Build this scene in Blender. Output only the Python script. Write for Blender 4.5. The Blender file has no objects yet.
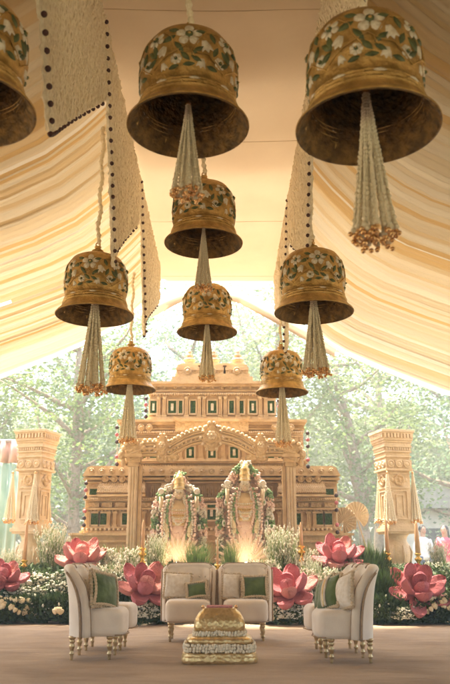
import bpy, bmesh, math, random
from mathutils import Vector, Matrix, noise
PI = math.pi
rnd = random.Random(7)
S = bpy.context.scene
C = S.collection
FPX, TH, CH = 760.0, math.radians(16), 0.85
cT, sT = math.cos(TH), math.sin(TH)

def at(px, py, Y):
    u, v = (px-225)/FPX, (342-py)/FPX
    t = Y/(cT - v*sT)
    return Vector((u*t, Y, CH + t*(sT + v*cT)))
def ppm(Y, z=0.85):                       # photo pixels per metre at a depth
    return FPX/(Y*cT + (z-CH)*sT)

# ---------------------------------------------------------------- materials
def nodes(name):
    m = bpy.data.materials.new(name); m.use_nodes = True
    nt = m.node_tree; nt.nodes.clear()
    out = nt.nodes.new('ShaderNodeOutputMaterial')
    return m, nt, out
def ramp(nt, stops, interp='LINEAR'):
    r = nt.nodes.new('ShaderNodeValToRGB'); r.color_ramp.interpolation = interp
    e = r.color_ramp.elements
    while len(e) > 1: e.remove(e[-1])
    e[0].position = stops[0][0]; e[0].color = (*stops[0][1], 1)
    for p, c in stops[1:]:
        x = e.new(p); x.color = (*c, 1)
    return r
def mat(name, col, col2=None, rough=.6, metal=0, nscale=8, bump=0.2, bscale=40, bdist=.01, trans=0, spec=.5,
        sheen=0, kind='noise', stops=None, scalev=(1,1,1), coords='Object', bkind='noise', detail=4):
    m, nt, out = nodes(name)
    N = nt.nodes; L = nt.links
    tc = N.new('ShaderNodeTexCoord'); mp = N.new('ShaderNodeMapping'); mp.inputs['Scale'].default_value = scalev
    L.new(tc.outputs[coords], mp.inputs[0])
    p = N.new('ShaderNodeBsdfPrincipled')
    p.inputs['Roughness'].default_value = rough; p.inputs['Metallic'].default_value = metal
    p.inputs['Specular IOR Level'].default_value = spec
    p.inputs['Sheen Weight'].default_value = sheen
    if col2 is None: col2 = tuple(c*.75 for c in col)
    t = N.new('ShaderNodeTexNoise'); t.inputs['Scale'].default_value = nscale; t.inputs['Detail'].default_value = detail
    L.new(mp.outputs[0], t.inputs['Vector'])
    r = ramp(nt, stops or [(.35, col2), (.65, col)])
    L.new(t.outputs[0], r.inputs[0]); L.new(r.outputs[0], p.inputs['Base Color'])
    if bump:
        if bkind == 'voronoi':
            b = N.new('ShaderNodeTexVoronoi'); bo = b.outputs['Distance']
        else:
            b = N.new('ShaderNodeTexNoise'); b.inputs['Detail'].default_value = 5; bo = b.outputs[0]
        b.inputs['Scale'].default_value = bscale
        L.new(mp.outputs[0], b.inputs['Vector'])
        bp = N.new('ShaderNodeBump'); bp.inputs['Strength'].default_value = bump; bp.inputs['Distance'].default_value = bdist
        L.new(bo, bp.inputs['Height']); L.new(bp.outputs[0], p.inputs['Normal'])
    if trans:
        tr = N.new('ShaderNodeBsdfTranslucent'); mx = N.new('ShaderNodeMixShader'); mx.inputs[0].default_value = trans
        L.new(r.outputs[0], tr.inputs[0]); L.new(p.outputs[0], mx.inputs[1]); L.new(tr.outputs[0], mx.inputs[2])
        L.new(mx.outputs[0], out.inputs[0])
    else: L.new(p.outputs[0], out.inputs[0])
    return m

M = {}
M['bell'] = mat('antique_gold', (.66,.43,.16), (.36,.22,.065), rough=.42, metal=.6, nscale=9, bump=.8, bscale=28, bdist=.016)
M['bell_in'] = mat('hammered_gold', (.24,.13,.035), (.09,.05,.015), rough=.6, metal=.45, nscale=14, bump=.9, bscale=22, bdist=.03)  # inside of the bells: shade put into a darker gold
M['enamel'] = mat('white_enamel', (.78,.72,.62), (.58,.50,.38), rough=.4, bump=.3, nscale=30, bscale=60)
M['leafpaint'] = mat('green_enamel', (.11,.13,.045), (.05,.07,.025), rough=.5, nscale=20)
M['jasmine'] = mat('jasmine_buds', (.90,.82,.65), (.80,.70,.52), rough=.7, nscale=55, bump=.7, bscale=120, bdist=.01)
M['net'] = mat('jasmine_net', (.88,.80,.64), (.72,.62,.46), rough=.8, nscale=40, bump=.6, bscale=90, bdist=.01)
M['copper'] = mat('copper_bead', (.85,.55,.28), (.68,.38,.16), rough=.25, metal=.85, bump=0)
M['maroon'] = mat('maroon_bead', (.06,.015,.015), (.03,.008,.008), rough=.5, bump=0)
M['pinkbead'] = mat('pink_bead', (.60,.16,.18), rough=.6, bump=0)
M['sand'] = mat('carved_sandstone', (.67,.49,.28), (.52,.35,.18), rough=.6, nscale=6, bump=.55, bscale=26, bdist=.02)
M['sand2'] = mat('carved_relief', (.65,.47,.27), (.48,.32,.16), rough=.6, nscale=16, bump=.8, bscale=24, bdist=.02, bkind='voronoi')
M['sandlight'] = mat('pale_carved_stone', (.70,.55,.37), (.60,.45,.28), rough=.65, nscale=8, bump=.5, bscale=30, bdist=.02)
M['moss'] = mat('green_hedge_infill', (.09,.22,.04), (.025,.08,.015), rough=.8, nscale=45, bump=1, bscale=60, bdist=.05)
M['brass'] = mat('polished_brass', (.72,.45,.12), (.50,.28,.06), rough=.28, metal=.95, nscale=20, bump=.1)
M['leg'] = mat('antique_brass_leg', (.60,.45,.25), (.42,.30,.15), rough=.35, metal=.85, nscale=20, bump=.1)
M['goldfoil'] = mat('beaten_gold_sheet', (.78,.60,.32), (.58,.42,.19), rough=.36, metal=.85, nscale=20, bump=.5, bscale=38, bdist=.008, bkind='voronoi')
M['velvet'] = mat('cream_velvet', (.80,.70,.58), (.72,.61,.50), rough=.85, sheen=.5, nscale=6, bump=.15, bscale=120, spec=.2)
M['piping'] = mat('beige_braid', (.42,.29,.18), (.30,.2,.12), rough=.7, nscale=60, bump=.4, bscale=120)
M['greenvelvet'] = mat('olive_green_velvet', (.12,.17,.05), (.055,.09,.022), rough=.75, sheen=.6, nscale=9, bump=.5, bscale=14, bdist=.02, spec=.2)
M['whitecloth'] = mat('ivory_brocade', (.78,.71,.62), (.66,.57,.46), rough=.8, nscale=25, bump=.5, bscale=40)
M['trim'] = mat('champagne_fringe', (.66,.53,.37), (.50,.37,.23), rough=.75, nscale=60, bump=.8, bscale=90, bdist=.01)
M['petal'] = mat('pink_flower_petal', (.71,.25,.27), (.62,.20,.22), rough=1, nscale=110, bump=1, bscale=85, bdist=.04, spec=.15)
M['petal2'] = mat('salmon_flower_petal', (.78,.35,.32), (.70,.29,.26), rough=1, nscale=110, bump=1, bscale=85, bdist=.04, spec=.15)  # lighter petal tone, light put into the colour; also used on the tray
M['wood'] = mat('tree_bark', (.38,.29,.22), (.24,.17,.12), rough=.9, nscale=12, bump=.8, bscale=20, bdist=.04)
M['soil'] = mat('dark_soil', (.05,.04,.025), rough=.95)
M['blossom'] = mat('white_blossom', (.80,.77,.68), (.70,.66,.52), rough=.8, bump=0, nscale=30, trans=.15)
M['creamrose'] = mat('cream_rose', (.80,.70,.48), (.74,.56,.32), rough=.8, bump=.3, nscale=30, bscale=60, trans=.1)
M['candle'] = mat('beige_wax', (.62,.40,.22), (.52,.31,.16), rough=.5, bump=.1)
M['dgreen'] = mat('green_garland', (.24,.36,.17), (.14,.24,.10), rough=.8, nscale=60, bump=1, bscale=90, bdist=.01)
M['dpink'] = mat('pink_garland', (.82,.60,.50), (.74,.48,.40), rough=.8, nscale=60, bump=1, bscale=90, bdist=.01)
M['dwhite'] = mat('white_garland', (.78,.72,.62), (.6,.52,.42), rough=.8, nscale=60, bump=1, bscale=90, bdist=.01)
M['paleg'] = mat('pale_mint_cloth', (.55,.66,.60), (.42,.55,.50), rough=.8, nscale=3, bump=.1, trans=.3)
M['palepink'] = mat('pale_pink_cloth', (.74,.56,.50), rough=.8, nscale=3, bump=.1, trans=.2)
M['skin'] = mat('skin', (.45,.26,.17), (.38,.2,.13), rough=.6, bump=0)
M['hair'] = mat('black_hair', (.015,.012,.012), rough=.5, bump=0)
M['shirt'] = mat('white_shirt', (.75,.74,.72), rough=.8, bump=.2)
M['navy'] = mat('navy_trousers', (.03,.06,.12), rough=.8)
M['pinkcloth'] = mat('pink_sari', (.70,.10,.16), rough=.7)
M['plaster'] = mat('white_plaster', (.78,.76,.72), rough=.85, nscale=2, bump=.1)
M['rooftile'] = mat('grey_roof', (.45,.44,.42), rough=.85)
M['darkglass'] = mat('dark_window', (.08,.09,.10), rough=.2, bump=0)
M['grassg'] = mat('lawn', (.15,.15,.07), (.10,.10,.045), rough=.9, nscale=5, bump=.8, bscale=60)
def glow(name, col, e):
    m, nt, out = nodes(name); q = nt.nodes.new('ShaderNodeEmission'); q.inputs[0].default_value = (*col,1); q.inputs[1].default_value = e; nt.links.new(q.outputs[0], out.inputs[0]); return m
M['lampglow'] = glow('lit_bulb', (1,.8,.5), 12)
def leafmat(name, a, b, trans=.35):
    m = mat(name, a, b, rough=.55, nscale=1.2, bump=0, trans=trans, detail=2); return m
M['leaf'] = leafmat('tree_leaf', (.20,.27,.10), (.12,.18,.06), .5)
M['leaf2'] = leafmat('tree_leaf_pale', (.30,.36,.18), (.18,.24,.10), .5)
M['leaf3'] = leafmat('tree_leaf_blue', (.20,.30,.18), (.12,.19,.12), .5)
M['bush'] = mat('bed_foliage', (.075,.125,.032), (.035,.065,.018), rough=.55, nscale=5, bump=0, trans=.15)
M['grassblade'] = mat('grass_blade', (.15,.21,.055), (.07,.11,.03), rough=.5, nscale=6, bump=0, trans=.25)
M['sprig'] = mat('grey_green_sprig', (.24,.30,.11), (.12,.17,.05), rough=.6, nscale=6, bump=0, trans=.2)
M['fern'] = mat('fern_green', (.075,.13,.03), (.035,.07,.018), rough=.5, nscale=6, bump=0, trans=.2)
M['disc'] = mat('dried_palm', (.62,.50,.34), (.50,.38,.24), rough=.8, nscale=10, bump=.5, scalev=(6,1,1))

def carpet():
    m, nt, out = nodes('beige_carpet'); N, L = nt.nodes, nt.links
    p = N.new('ShaderNodeBsdfPrincipled'); p.inputs['Roughness'].default_value = .9; p.inputs['Specular IOR Level'].default_value = .15
    tc = N.new('ShaderNodeTexCoord')
    n1 = N.new('ShaderNodeTexNoise'); n1.inputs['Scale'].default_value = 1.1; n1.inputs['Detail'].default_value = 6; n1.inputs['Distortion'].default_value = .6
    r = ramp(nt, [(.25, (.255,.185,.125)), (.5, (.37,.28,.195)), (.75, (.44,.335,.235))])
    L.new(tc.outputs['Object'], n1.inputs[0]); L.new(n1.outputs[0], r.inputs[0])
    n2 = N.new('ShaderNodeTexNoise'); n2.inputs['Scale'].default_value = 180; n2.inputs['Detail'].default_value = 2
    L.new(tc.outputs['Object'], n2.inputs[0])
    mx = N.new('ShaderNodeMixRGB'); mx.blend_type = 'OVERLAY'; mx.inputs[0].default_value = .35
    L.new(r.outputs[0], mx.inputs[1]); L.new(n2.outputs[0], mx.inputs[2]); L.new(mx.outputs[0], p.inputs['Base Color'])
    n3 = N.new('ShaderNodeTexNoise'); n3.inputs['Scale'].default_value = 2.2; n3.inputs['Detail'].default_value = 3
    mp = N.new('ShaderNodeMapping'); mp.inputs['Scale'].default_value = (.5,1.6,1); L.new(tc.outputs['Object'], mp.inputs[0]); L.new(mp.outputs[0], n3.inputs[0])
    b1 = N.new('ShaderNodeBump'); b1.inputs['Strength'].default_value = .8; b1.inputs['Distance'].default_value = .09; L.new(n3.outputs[0], b1.inputs['Height'])
    b2 = N.new('ShaderNodeBump'); b2.inputs['Strength'].default_value = .5; b2.inputs['Distance'].default_value = .004; L.new(n2.outputs[0], b2.inputs['Height'])
    L.new(b1.outputs[0], b2.inputs['Normal']); L.new(b2.outputs[0], p.inputs['Normal'])
    L.new(p.outputs[0], out.inputs[0]); return m
M['carpet'] = carpet()
def drapemat():
    m, nt, out = nodes('pleated_cloth'); N, L = nt.nodes, nt.links
    a = N.new('ShaderNodeVertexColor'); a.layer_name = 'Col'
    p = N.new('ShaderNodeBsdfPrincipled'); p.inputs['Roughness'].default_value = .6; p.inputs['Sheen Weight'].default_value = .3
    L.new(a.outputs[0], p.inputs['Base Color'])
    tc = N.new('ShaderNodeTexCoord'); mp = N.new('ShaderNodeMapping'); mp.inputs['Scale'].default_value = (.25, 30, .12); mp.inputs['Rotation'].default_value = (0,0,0)
    n = N.new('ShaderNodeTexNoise'); n.inputs['Scale'].default_value = 1; n.inputs['Detail'].default_value = 5
    L.new(tc.outputs['Object'], mp.inputs[0]); L.new(mp.outputs[0], n.inputs[0])
    b = N.new('ShaderNodeBump'); b.inputs['Strength'].default_value = .8; b.inputs['Distance'].default_value = .02; L.new(n.outputs[0], b.inputs['Height'])
    L.new(b.outputs[0], p.inputs['Normal'])
    t = N.new('ShaderNodeBsdfTranslucent'); L.new(a.outputs[0], t.inputs[0])
    mx = N.new('ShaderNodeMixShader'); mx.inputs[0].default_value = .32
    L.new(p.outputs[0], mx.inputs[1]); L.new(t.outputs[0], mx.inputs[2]); L.new(mx.outputs[0], out.inputs[0]); return m
M['drape'] = drapemat()
M['soffit'] = mat('beige_ceiling_cloth', (.72,.58,.41), (.66,.52,.36), rough=.85, nscale=1.2, bump=.35, bscale=2.0, bdist=.06, trans=.3)
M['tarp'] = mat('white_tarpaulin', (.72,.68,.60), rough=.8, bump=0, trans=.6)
M['heavytarp'] = mat('heavy_tarpaulin', (.40,.33,.24), rough=.8, bump=0, trans=.01)  # added cover grades, the denser ones hold daylight off the near tent
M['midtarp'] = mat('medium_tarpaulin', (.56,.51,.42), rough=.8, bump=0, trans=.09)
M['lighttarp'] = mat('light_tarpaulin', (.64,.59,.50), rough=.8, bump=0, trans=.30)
M['metal'] = mat('tent_pole_metal', (.5,.5,.5), rough=.4, metal=.8)

# ---------------------------------------------------------------- mesh building
class MB:
    def __init__(s): s.v = []; s.f = []; s.m = []; s.mats = []; s.smooth = []
    def mi(s, key):
        if key not in s.mats: s.mats.append(key)
        return s.mats.index(key)
    def add(s, vs, fs, key, smooth=False):
        o = len(s.v); i = s.mi(key); s.v.extend([tuple(v) for v in vs])
        for f in fs: s.f.append(tuple(a+o for a in f)); s.m.append(i); s.smooth.append(smooth)
    def box(s, x0, x1, y0, y1, z0, z1, key, M_=None):
        vs = [Vector(p) for p in ((x0,y0,z0),(x1,y0,z0),(x1,y1,z0),(x0,y1,z0),(x0,y0,z1),(x1,y0,z1),(x1,y1,z1),(x0,y1,z1))]
        if M_: vs = [M_ @ v for v in vs]
        s.add(vs, [(0,3,2,1),(4,5,6,7),(0,1,5,4),(1,2,6,5),(2,3,7,6),(3,0,4,7)], key)
    def lathe(s, prof, key, n=24, c=(0,0,0), smooth=True, M_=None, sx=1, sy=1, caps=True):
        vs = []; fs = []
        for r, z in prof:
            for k in range(n):
                a = 2*PI*k/n; v = Vector((c[0]+r*math.cos(a)*sx, c[1]+r*math.sin(a)*sy, c[2]+z))
                vs.append(M_ @ v if M_ else v)
        for j in range(len(prof)-1):
            for k in range(n):
                k2 = (k+1) % n; fs.append((j*n+k, j*n+k2, (j+1)*n+k2, (j+1)*n+k))
        fs.append(tuple(range(n-1,-1,-1))) if caps and prof[0][0] > 1e-4 else None
        if caps and prof[-1][0] > 1e-4: fs.append(tuple((len(prof)-1)*n+k for k in range(n)))
        s.add(vs, fs, key, smooth)
    def tube(s, pts, rad, key, n=6, smooth=True, cap=True):
        pts = [Vector(p) for p in pts]; R = rad if hasattr(rad, '__len__') else [rad]*len(pts)
        vs = []; fs = []
        up = Vector((0,0,1)); pu = None
        for i, p in enumerate(pts):
            d = (pts[min(i+1,len(pts)-1)] - pts[max(i-1,0)])
            d = d.normalized() if d.length > 1e-9 else Vector((0,0,1))
            if pu is None:
                a = d.orthogonal().normalized()
            else:
                a = (pu - d*pu.dot(d)); a = a.normalized() if a.length > 1e-6 else d.orthogonal().normalized()
            pu = a; b = d.cross(a)
            for k in range(n):
                t = 2*PI*k/n; vs.append(p + (a*math.cos(t) + b*math.sin(t))*R[i])
        for j in range(len(pts)-1):
            for k in range(n):
                k2 = (k+1) % n; fs.append((j*n+k, j*n+k2, (j+1)*n+k2, (j+1)*n+k))
        if cap: fs.append(tuple(range(n-1,-1,-1))); fs.append(tuple((len(pts)-1)*n+k for k in range(n)))
        s.add(vs, fs, key, smooth)
    def ball(s, c, r, key, n=8, m=5, sc=(1,1,1), rot=None):
        vs = [Vector((0,0,-r*sc[2]))]; 
        for j in range(1, m):
            ph = -PI/2 + PI*j/m
            for k in range(n):
                a = 2*PI*k/n; vs.append(Vector((r*math.cos(ph)*math.cos(a)*sc[0], r*math.cos(ph)*math.sin(a)*sc[1], r*math.sin(ph)*sc[2])))
        vs.append(Vector((0,0,r*sc[2]))); fs = []
        for k in range(n): fs.append((0, 1+(k+1)%n, 1+k))
        for j in range(m-2):
            for k in range(n): fs.append((1+j*n+k, 1+j*n+(k+1)%n, 1+(j+1)*n+(k+1)%n, 1+(j+1)*n+k))
        b = 1+(m-2)*n
        for k in range(n): fs.append((b+k, b+(k+1)%n, len(vs)-1))
        c = Vector(c)
        vs = [(rot @ v if rot else v) + c for v in vs]
        s.add(vs, fs, key, True)
    def prism(s, outline, y0, y1, key, smooth=False):   # outline in (x,z), extruded along y
        n = len(outline)
        vs = [(x,y0,z) for x,z in outline] + [(x,y1,z) for x,z in outline]
        fs = [tuple(range(n)), tuple(range(2*n-1, n-1, -1))] + [(i, n+i, n+(i+1)%n, (i+1)%n) for i in range(n)]
        s.add(vs, fs, key, smooth)
    def build(s, name, parent=None, smooth=None, bevel=0, loc=None):
        me = bpy.data.meshes.new(name); me.from_pydata(s.v, [], s.f); 
        for k in s.mats: me.materials.append(M[k])
        me.polygons.foreach_set('material_index', s.m); me.polygons.foreach_set('use_smooth', s.smooth)
        me.update()
        o = bpy.data.objects.new(name, me); C.objects.link(o)
        if parent: o.parent = parent
        if loc: o.location = loc
        if bevel:
            b = o.modifiers.new('bevel', 'BEVEL'); b.width = bevel; b.segments = 2; b.limit_method = 'ANGLE'; b.angle_limit = math.radians(50)
        return o
def tag(o, label=None, cat=None, group=None, kind=None):
    if label: o['label'] = label
    if cat: o['category'] = cat
    if group: o['group'] = group
    if kind: o['kind'] = kind
    return o
def empty(name, loc=(0,0,0), rz=0, label=None, cat=None, group=None):
    o = bpy.data.objects.new(name, None); C.objects.link(o); o.location = loc; o.rotation_euler = (0,0,rz); o.empty_display_size = .1
    return tag(o, label, cat, group)
def dup(root, loc=None, rz=None, label=None, scale=None, group=None):
    r = root.copy(); C.objects.link(r)
    if loc is not None: r.location = loc
    if rz is not None: r.rotation_euler = (0,0,rz)
    if scale is not None: r.scale = (scale,)*3 if not hasattr(scale,'__len__') else scale
    if label: r['label'] = label
    if group: r['group'] = group
    for ch in list(root.children):
        c = ch.copy(); C.objects.link(c); c.parent = r
        for g in list(ch.children):
            d = g.copy(); C.objects.link(d); d.parent = c
    return r

# ================================================================ world, sun, camera
w = bpy.data.worlds.new('World'); S.world = w; w.use_nodes = True
nt = w.node_tree; nt.nodes.clear()
sk = nt.nodes.new('ShaderNodeTexSky'); sk.sky_type = 'NISHITA'; sk.sun_disc = False
EL, AZ = math.radians(70), math.radians(318)      # AZ: heading of the sun, clockwise from +Y
sk.sun_elevation = EL; sk.sun_rotation = AZ; sk.dust_density = 4; sk.air_density = 1.2
bg = nt.nodes.new('ShaderNodeBackground'); bg.inputs[1].default_value = .12
wo = nt.nodes.new('ShaderNodeOutputWorld'); nt.links.new(sk.outputs[0], bg.inputs[0]); nt.links.new(bg.outputs[0], wo.inputs[0])
sl = bpy.data.lights.new('sun', 'SUN'); sl.energy = 4.6; sl.angle = math.radians(8); sl.color = (1,.87,.66)
so = bpy.data.objects.new('sun', sl); C.objects.link(so)
sd = Vector((math.sin(AZ)*math.cos(EL), math.cos(AZ)*math.cos(EL), math.sin(EL)))
so.rotation_euler = sd.to_track_quat('Z','Y').to_euler(); so.location = sd*40
cam = bpy.data.cameras.new('camera'); co = bpy.data.objects.new('camera', cam); C.objects.link(co); S.camera = co
co.location = (0,0,CH); co.rotation_euler = (PI/2+TH, 0, 0)
cam.sensor_fit = 'VERTICAL'; cam.sensor_height = 36; cam.lens = 36*FPX/684; cam.clip_end = 600; cam.clip_start = .05
cam.dof.use_dof = True; cam.dof.focus_distance = 8.5; cam.dof.aperture_fstop = 2.6
S.view_settings.view_transform = 'Standard'; S.view_settings.look = 'None'; S.view_settings.gamma = 1
S.view_settings.exposure = 2.85; S.view_settings.use_curve_mapping = False
S.cycles.max_bounces = 8; S.cycles.diffuse_bounces = 5; S.cycles.transmission_bounces = 4; S.cycles.use_denoising = True

# ================================================================ setting
b = MB(); b.add([(-200,-200,-.02),(200,-200,-.02),(200,300,-.02),(-200,300,-.02)], [(0,1,2,3)], 'grassg')
tag(b.build('ground'), kind='structure')
b = MB(); nx, ny = 76, 100
vs = []
for j in range(ny+1):
    for i in range(nx+1):
        x = -9+18*i/nx; y = -11+24.5*j/ny
        z = .006 + .010*noise.noise(Vector((x*1.3, y*.9, 3))) + .007*noise.noise(Vector((x*3.1+y, y*2.2, 7)))
        vs.append((x,y,max(z,-.005)))
b.add(vs, [(j*(nx+1)+i, j*(nx+1)+i+1, (j+1)*(nx+1)+i+1, (j+1)*(nx+1)+i) for j in range(ny) for i in range(nx)], 'carpet', True)
tag(b.build('floor'), kind='structure')

# ================================================================ tent
RL, RR, RZ, YE = -1.06, .84, 5.33, 12.0
prof = [(0,5.33),(.15,5.10),(.35,4.88),(.66,4.60),(1.1,4.34),(1.69,4.07),(2.6,3.69),(4,3.3),(5.6,3.02)]
def roofz(d, side=-1):
    if side > 0: return roofz(d)-.24*min(1, d/.9)
    for (a, za), (c, zc) in zip(prof, prof[1:]):
        if d <= c: return za + (zc-za)*(d-a)/(c-a)
    return prof[-1][1]
tent = empty('tent', (0,5,0), 0, 'long tent lined with pleated cream and amber cloth beside a flat beige ceiling strip', 'tent')
tent['kind'] = 'thing'
def tchild(o): o.parent = tent; o.location = Vector(o.location) - tent.location; return o
b = MB(); n = 90
vs = []
for j in range(n+1):
    y = -9 + (YE+9)*j/n
    for i in range(9):
        x = RL + (RR-RL)*i/8
        z = RZ + .012*noise.noise(Vector((x*1.5,y*.8,0))) - .02*math.sin(PI*i/8)*(.5+.5*math.cos(y*2*PI/2.6))
        vs.append((x,y,z))
b.add(vs, [(j*9+i, j*9+i+1, (j+1)*9+i+1, (j+1)*9+i) for j in range(n) for i in range(8)], 'soffit', True)
for k in range(6):
    y = 1.2+2.1*k; b.tube([(x_, y, RZ+.012*noise.noise(Vector((x_*1.5,y*.8,0)))-.02*math.sin(PI*(x_-RL)/(RR-RL))*(.5+.5*math.cos(y*2*PI/2.6))-.002) for x_ in [RL+(RR-RL)*q/16 for q in range(17)]], .0025, 'soffit', 5)
tchild(b.build('ceiling_panel'))
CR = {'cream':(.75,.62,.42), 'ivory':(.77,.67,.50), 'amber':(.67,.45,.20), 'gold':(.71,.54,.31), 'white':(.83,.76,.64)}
def drape(side, seed):
    r = random.Random(seed)
    e = RL if side < 0 else RR
    ys = []; y = -9.0; strips = []
    while y < YE:
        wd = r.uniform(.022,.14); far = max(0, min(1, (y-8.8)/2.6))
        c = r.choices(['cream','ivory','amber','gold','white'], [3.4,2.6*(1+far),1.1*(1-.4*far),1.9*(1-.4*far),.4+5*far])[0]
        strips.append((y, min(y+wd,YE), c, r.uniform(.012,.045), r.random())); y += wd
    rows = []
    for (a, c, col, amp, ph) in strips:
        k = max(4, int((c-a)/.018))
        for q in range(k): rows.append((a+(c-a)*q/k, q/k, col, amp, ph))
    rows.append((YE, 0, rows[-1][2], .02, 0))
    ds = [0,.05,.12,.22,.35,.5,.66,.85,1.1,1.35,1.69,2.0,2.3,2.6,3,3.5,4,4.6,5.2,5.6]
    vs = []; cols = []
    for (y, q, col, amp, ph) in rows:
        for d in ds:
            sag = -amp*math.sin(PI*q)*min(1, .25+d*.7)
            sag += .03*noise.noise(Vector((y*1.1, d*.3, seed)))*min(1,d) + .010*noise.noise(Vector((y*16, d*.5, seed)))
            yy = y - .10*d*(1 if y < 11.3 else max(0,(YE-y)/.7)) + .015*noise.noise(Vector((y*.8,d*.6,seed+5)))*(1 if y<11.8 else 0)
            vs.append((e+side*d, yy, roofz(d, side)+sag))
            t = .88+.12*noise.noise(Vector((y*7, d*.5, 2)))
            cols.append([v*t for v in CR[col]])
    nd = len(ds); fs = []
    for j in range(len(rows)-1):
        for i in range(nd-1):
            ym = rows[j][0]
            if side < 0 and 1.69 <= ds[i] and abs(ym-9.42) < .045*(ds[i+1]-1.5): continue
            f = (j*nd+i, j*nd+i+1, (j+1)*nd+i+1, (j+1)*nd+i)
            fs.append(f if side > 0 else f[::-1])
    b = MB(); b.add(vs, fs, 'drape', True)
    o = b.build('pleated_drape')
    a = o.data.color_attributes.new('Col', 'FLOAT_COLOR', 'POINT')
    for i, c in enumerate(cols): a.data[i].color = (*c, 1)
    tchild(o)
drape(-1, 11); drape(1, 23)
b = MB()   # unseen skin added above the lining, denser near to grade the light
for sgn, e in ((-1,RL),(1,RR)):
    vs = []; fs = []
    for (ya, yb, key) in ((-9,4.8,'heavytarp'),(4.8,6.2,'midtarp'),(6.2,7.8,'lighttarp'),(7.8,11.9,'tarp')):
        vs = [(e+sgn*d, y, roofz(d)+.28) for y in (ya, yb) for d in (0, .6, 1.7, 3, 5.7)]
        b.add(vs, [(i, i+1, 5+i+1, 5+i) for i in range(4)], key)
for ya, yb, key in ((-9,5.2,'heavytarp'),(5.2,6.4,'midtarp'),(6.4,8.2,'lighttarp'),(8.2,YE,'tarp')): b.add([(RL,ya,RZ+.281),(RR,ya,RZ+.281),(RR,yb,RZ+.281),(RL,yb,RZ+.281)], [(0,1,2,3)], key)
b.add([(RL-5.7,-9,3.0),(RR+5.7,-9,3.0),(RR+5.7,-9,3.3),(RR,-9,5.6),(RL,-9,5.6),(RL-5.7,-9,3.3)], [(0,1,2,3,4,5)], 'heavytarp')  # unseen end and side panels added to darken the near bays
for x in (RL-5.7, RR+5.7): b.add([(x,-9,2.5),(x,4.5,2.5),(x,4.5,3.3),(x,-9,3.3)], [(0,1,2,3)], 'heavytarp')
tchild(b.build('outer_skin'))
b = MB()      # sheer peaked valance just beyond the ceiling strip
vv = [((150,303),(150,318)),((175,291),(178,303)),((205,281),(205,292)),((240,291),(240,303)),((280,312),(280,325)),((335,343),(335,357))]
vs = []
for a_, c_ in vv: vs += [tuple(at(*a_, 12.5)), tuple(at(*c_, 12.35))]
b.add(vs, [(2*i,2*i+1,2*i+3,2*i+2) for i in range(len(vv)-1)], 'soffit', True)
o = tchild(b.build('gable_valance')); sm = o.modifiers.new('t','SOLIDIFY'); sm.thickness = .01
for x in (RL-5.65, RR+5.65):
    for y in (4.6, 8.2, 11.9):
        b = MB(); b.tube([(x,y,0),(x,y,3.1)], .045, 'metal', 12); tchild(b.build('pole'))

# ---------------------------------------------------------------- jasmine pennants along the ceiling edges
BEAD = []
def pennant(side, Y0, label, i, low, W):
    X = (RL+.03) if side < 0 else (RR-.03); z0 = 5.30; zf = 4.72
    root = empty('jasmine_curtain', (X, Y0+W/2, z0), 0, label, 'garland', 'jasmine curtains along both edges of the ceiling strip')
    def P(y, z, off=0): return (off, y-(Y0+W/2), z-z0)
    b = MB(); NS = 84; r = random.Random(i+50)
    for k in range(NS):
        s = k/(NS-1); ty = Y0+W*s; by = low[0]+(Y0+W-low[0])*s; bz = low[1]+(zf-low[1])*(s**1.15)
        off = side*(.10*math.sin(PI*s)) 
        pts = []; R = []; n = max(3, int((z0-bz)/.03))
        for q in range(n+1):
            t = q/n
            pts.append(P(ty+(by-ty)*t + .006*r.uniform(-1,1), z0+(bz-z0)*t, off*t + .012*r.uniform(-1,1)))
            R.append(r.uniform(.007,.021))
        b.tube(pts, R, 'net', 5, False)
    b.build('strands', root)
    L1 = math.hypot(low[0]-Y0, low[1]-z0); n1 = int(L1/.095)
    spots = [P(Y0+(low[0]-Y0)*(q+.5)/n1, z0+(low[1]-z0)*(q+.5)/n1, -side*.02) for q in range(n1)]
    spots += [P(low[0]+(Y0+W-low[0])*(q/17), low[1]+(zf-low[1])*((q/17)**1.15)-.02, side*.1*math.sin(PI*q/17)) for q in range(1,17)]
    for sp in spots:
        if not BEAD: b = MB(); b.ball((0,0,0), .019, 'maroon', 10, 6); o = b.build('bead', root); BEAD.append(o.data)
        else: o = bpy.data.objects.new('bead', BEAD[0]); C.objects.link(o); o.parent = root
        o.location = sp
LP = ['nearest jasmine curtain with dark bead edging hanging left of the ceiling strip',
      'jasmine curtain on the left, between the nearest and the farthest, behind the bell rope',
      'farthest jasmine curtain on the left, hanging above the small left bell']
for k, (Y0, lw, W_) in enumerate(((2.5,(3.93,3.27),3.3),(5.45,(6.55,3.45),2.9),(8.3,(9.35,3.62),2.95))): pennant(-1, Y0, LP[k], k, lw, W_)
RP = ['nearest jasmine curtain on the right, half hidden behind the largest bell',
      'middle jasmine curtain on the right, ending above the mid sized right bell',
      'farthest jasmine curtain on the right, hanging down to the small right bell']
for k, (Y0, lw, W_) in enumerate(((2.9,(4.0,3.3),3.1),(5.9,(6.9,3.45),3.0),(8.8,(9.9,3.55),2.8))): pennant(1, Y0, RP[k], k+3, lw, W_)

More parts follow.
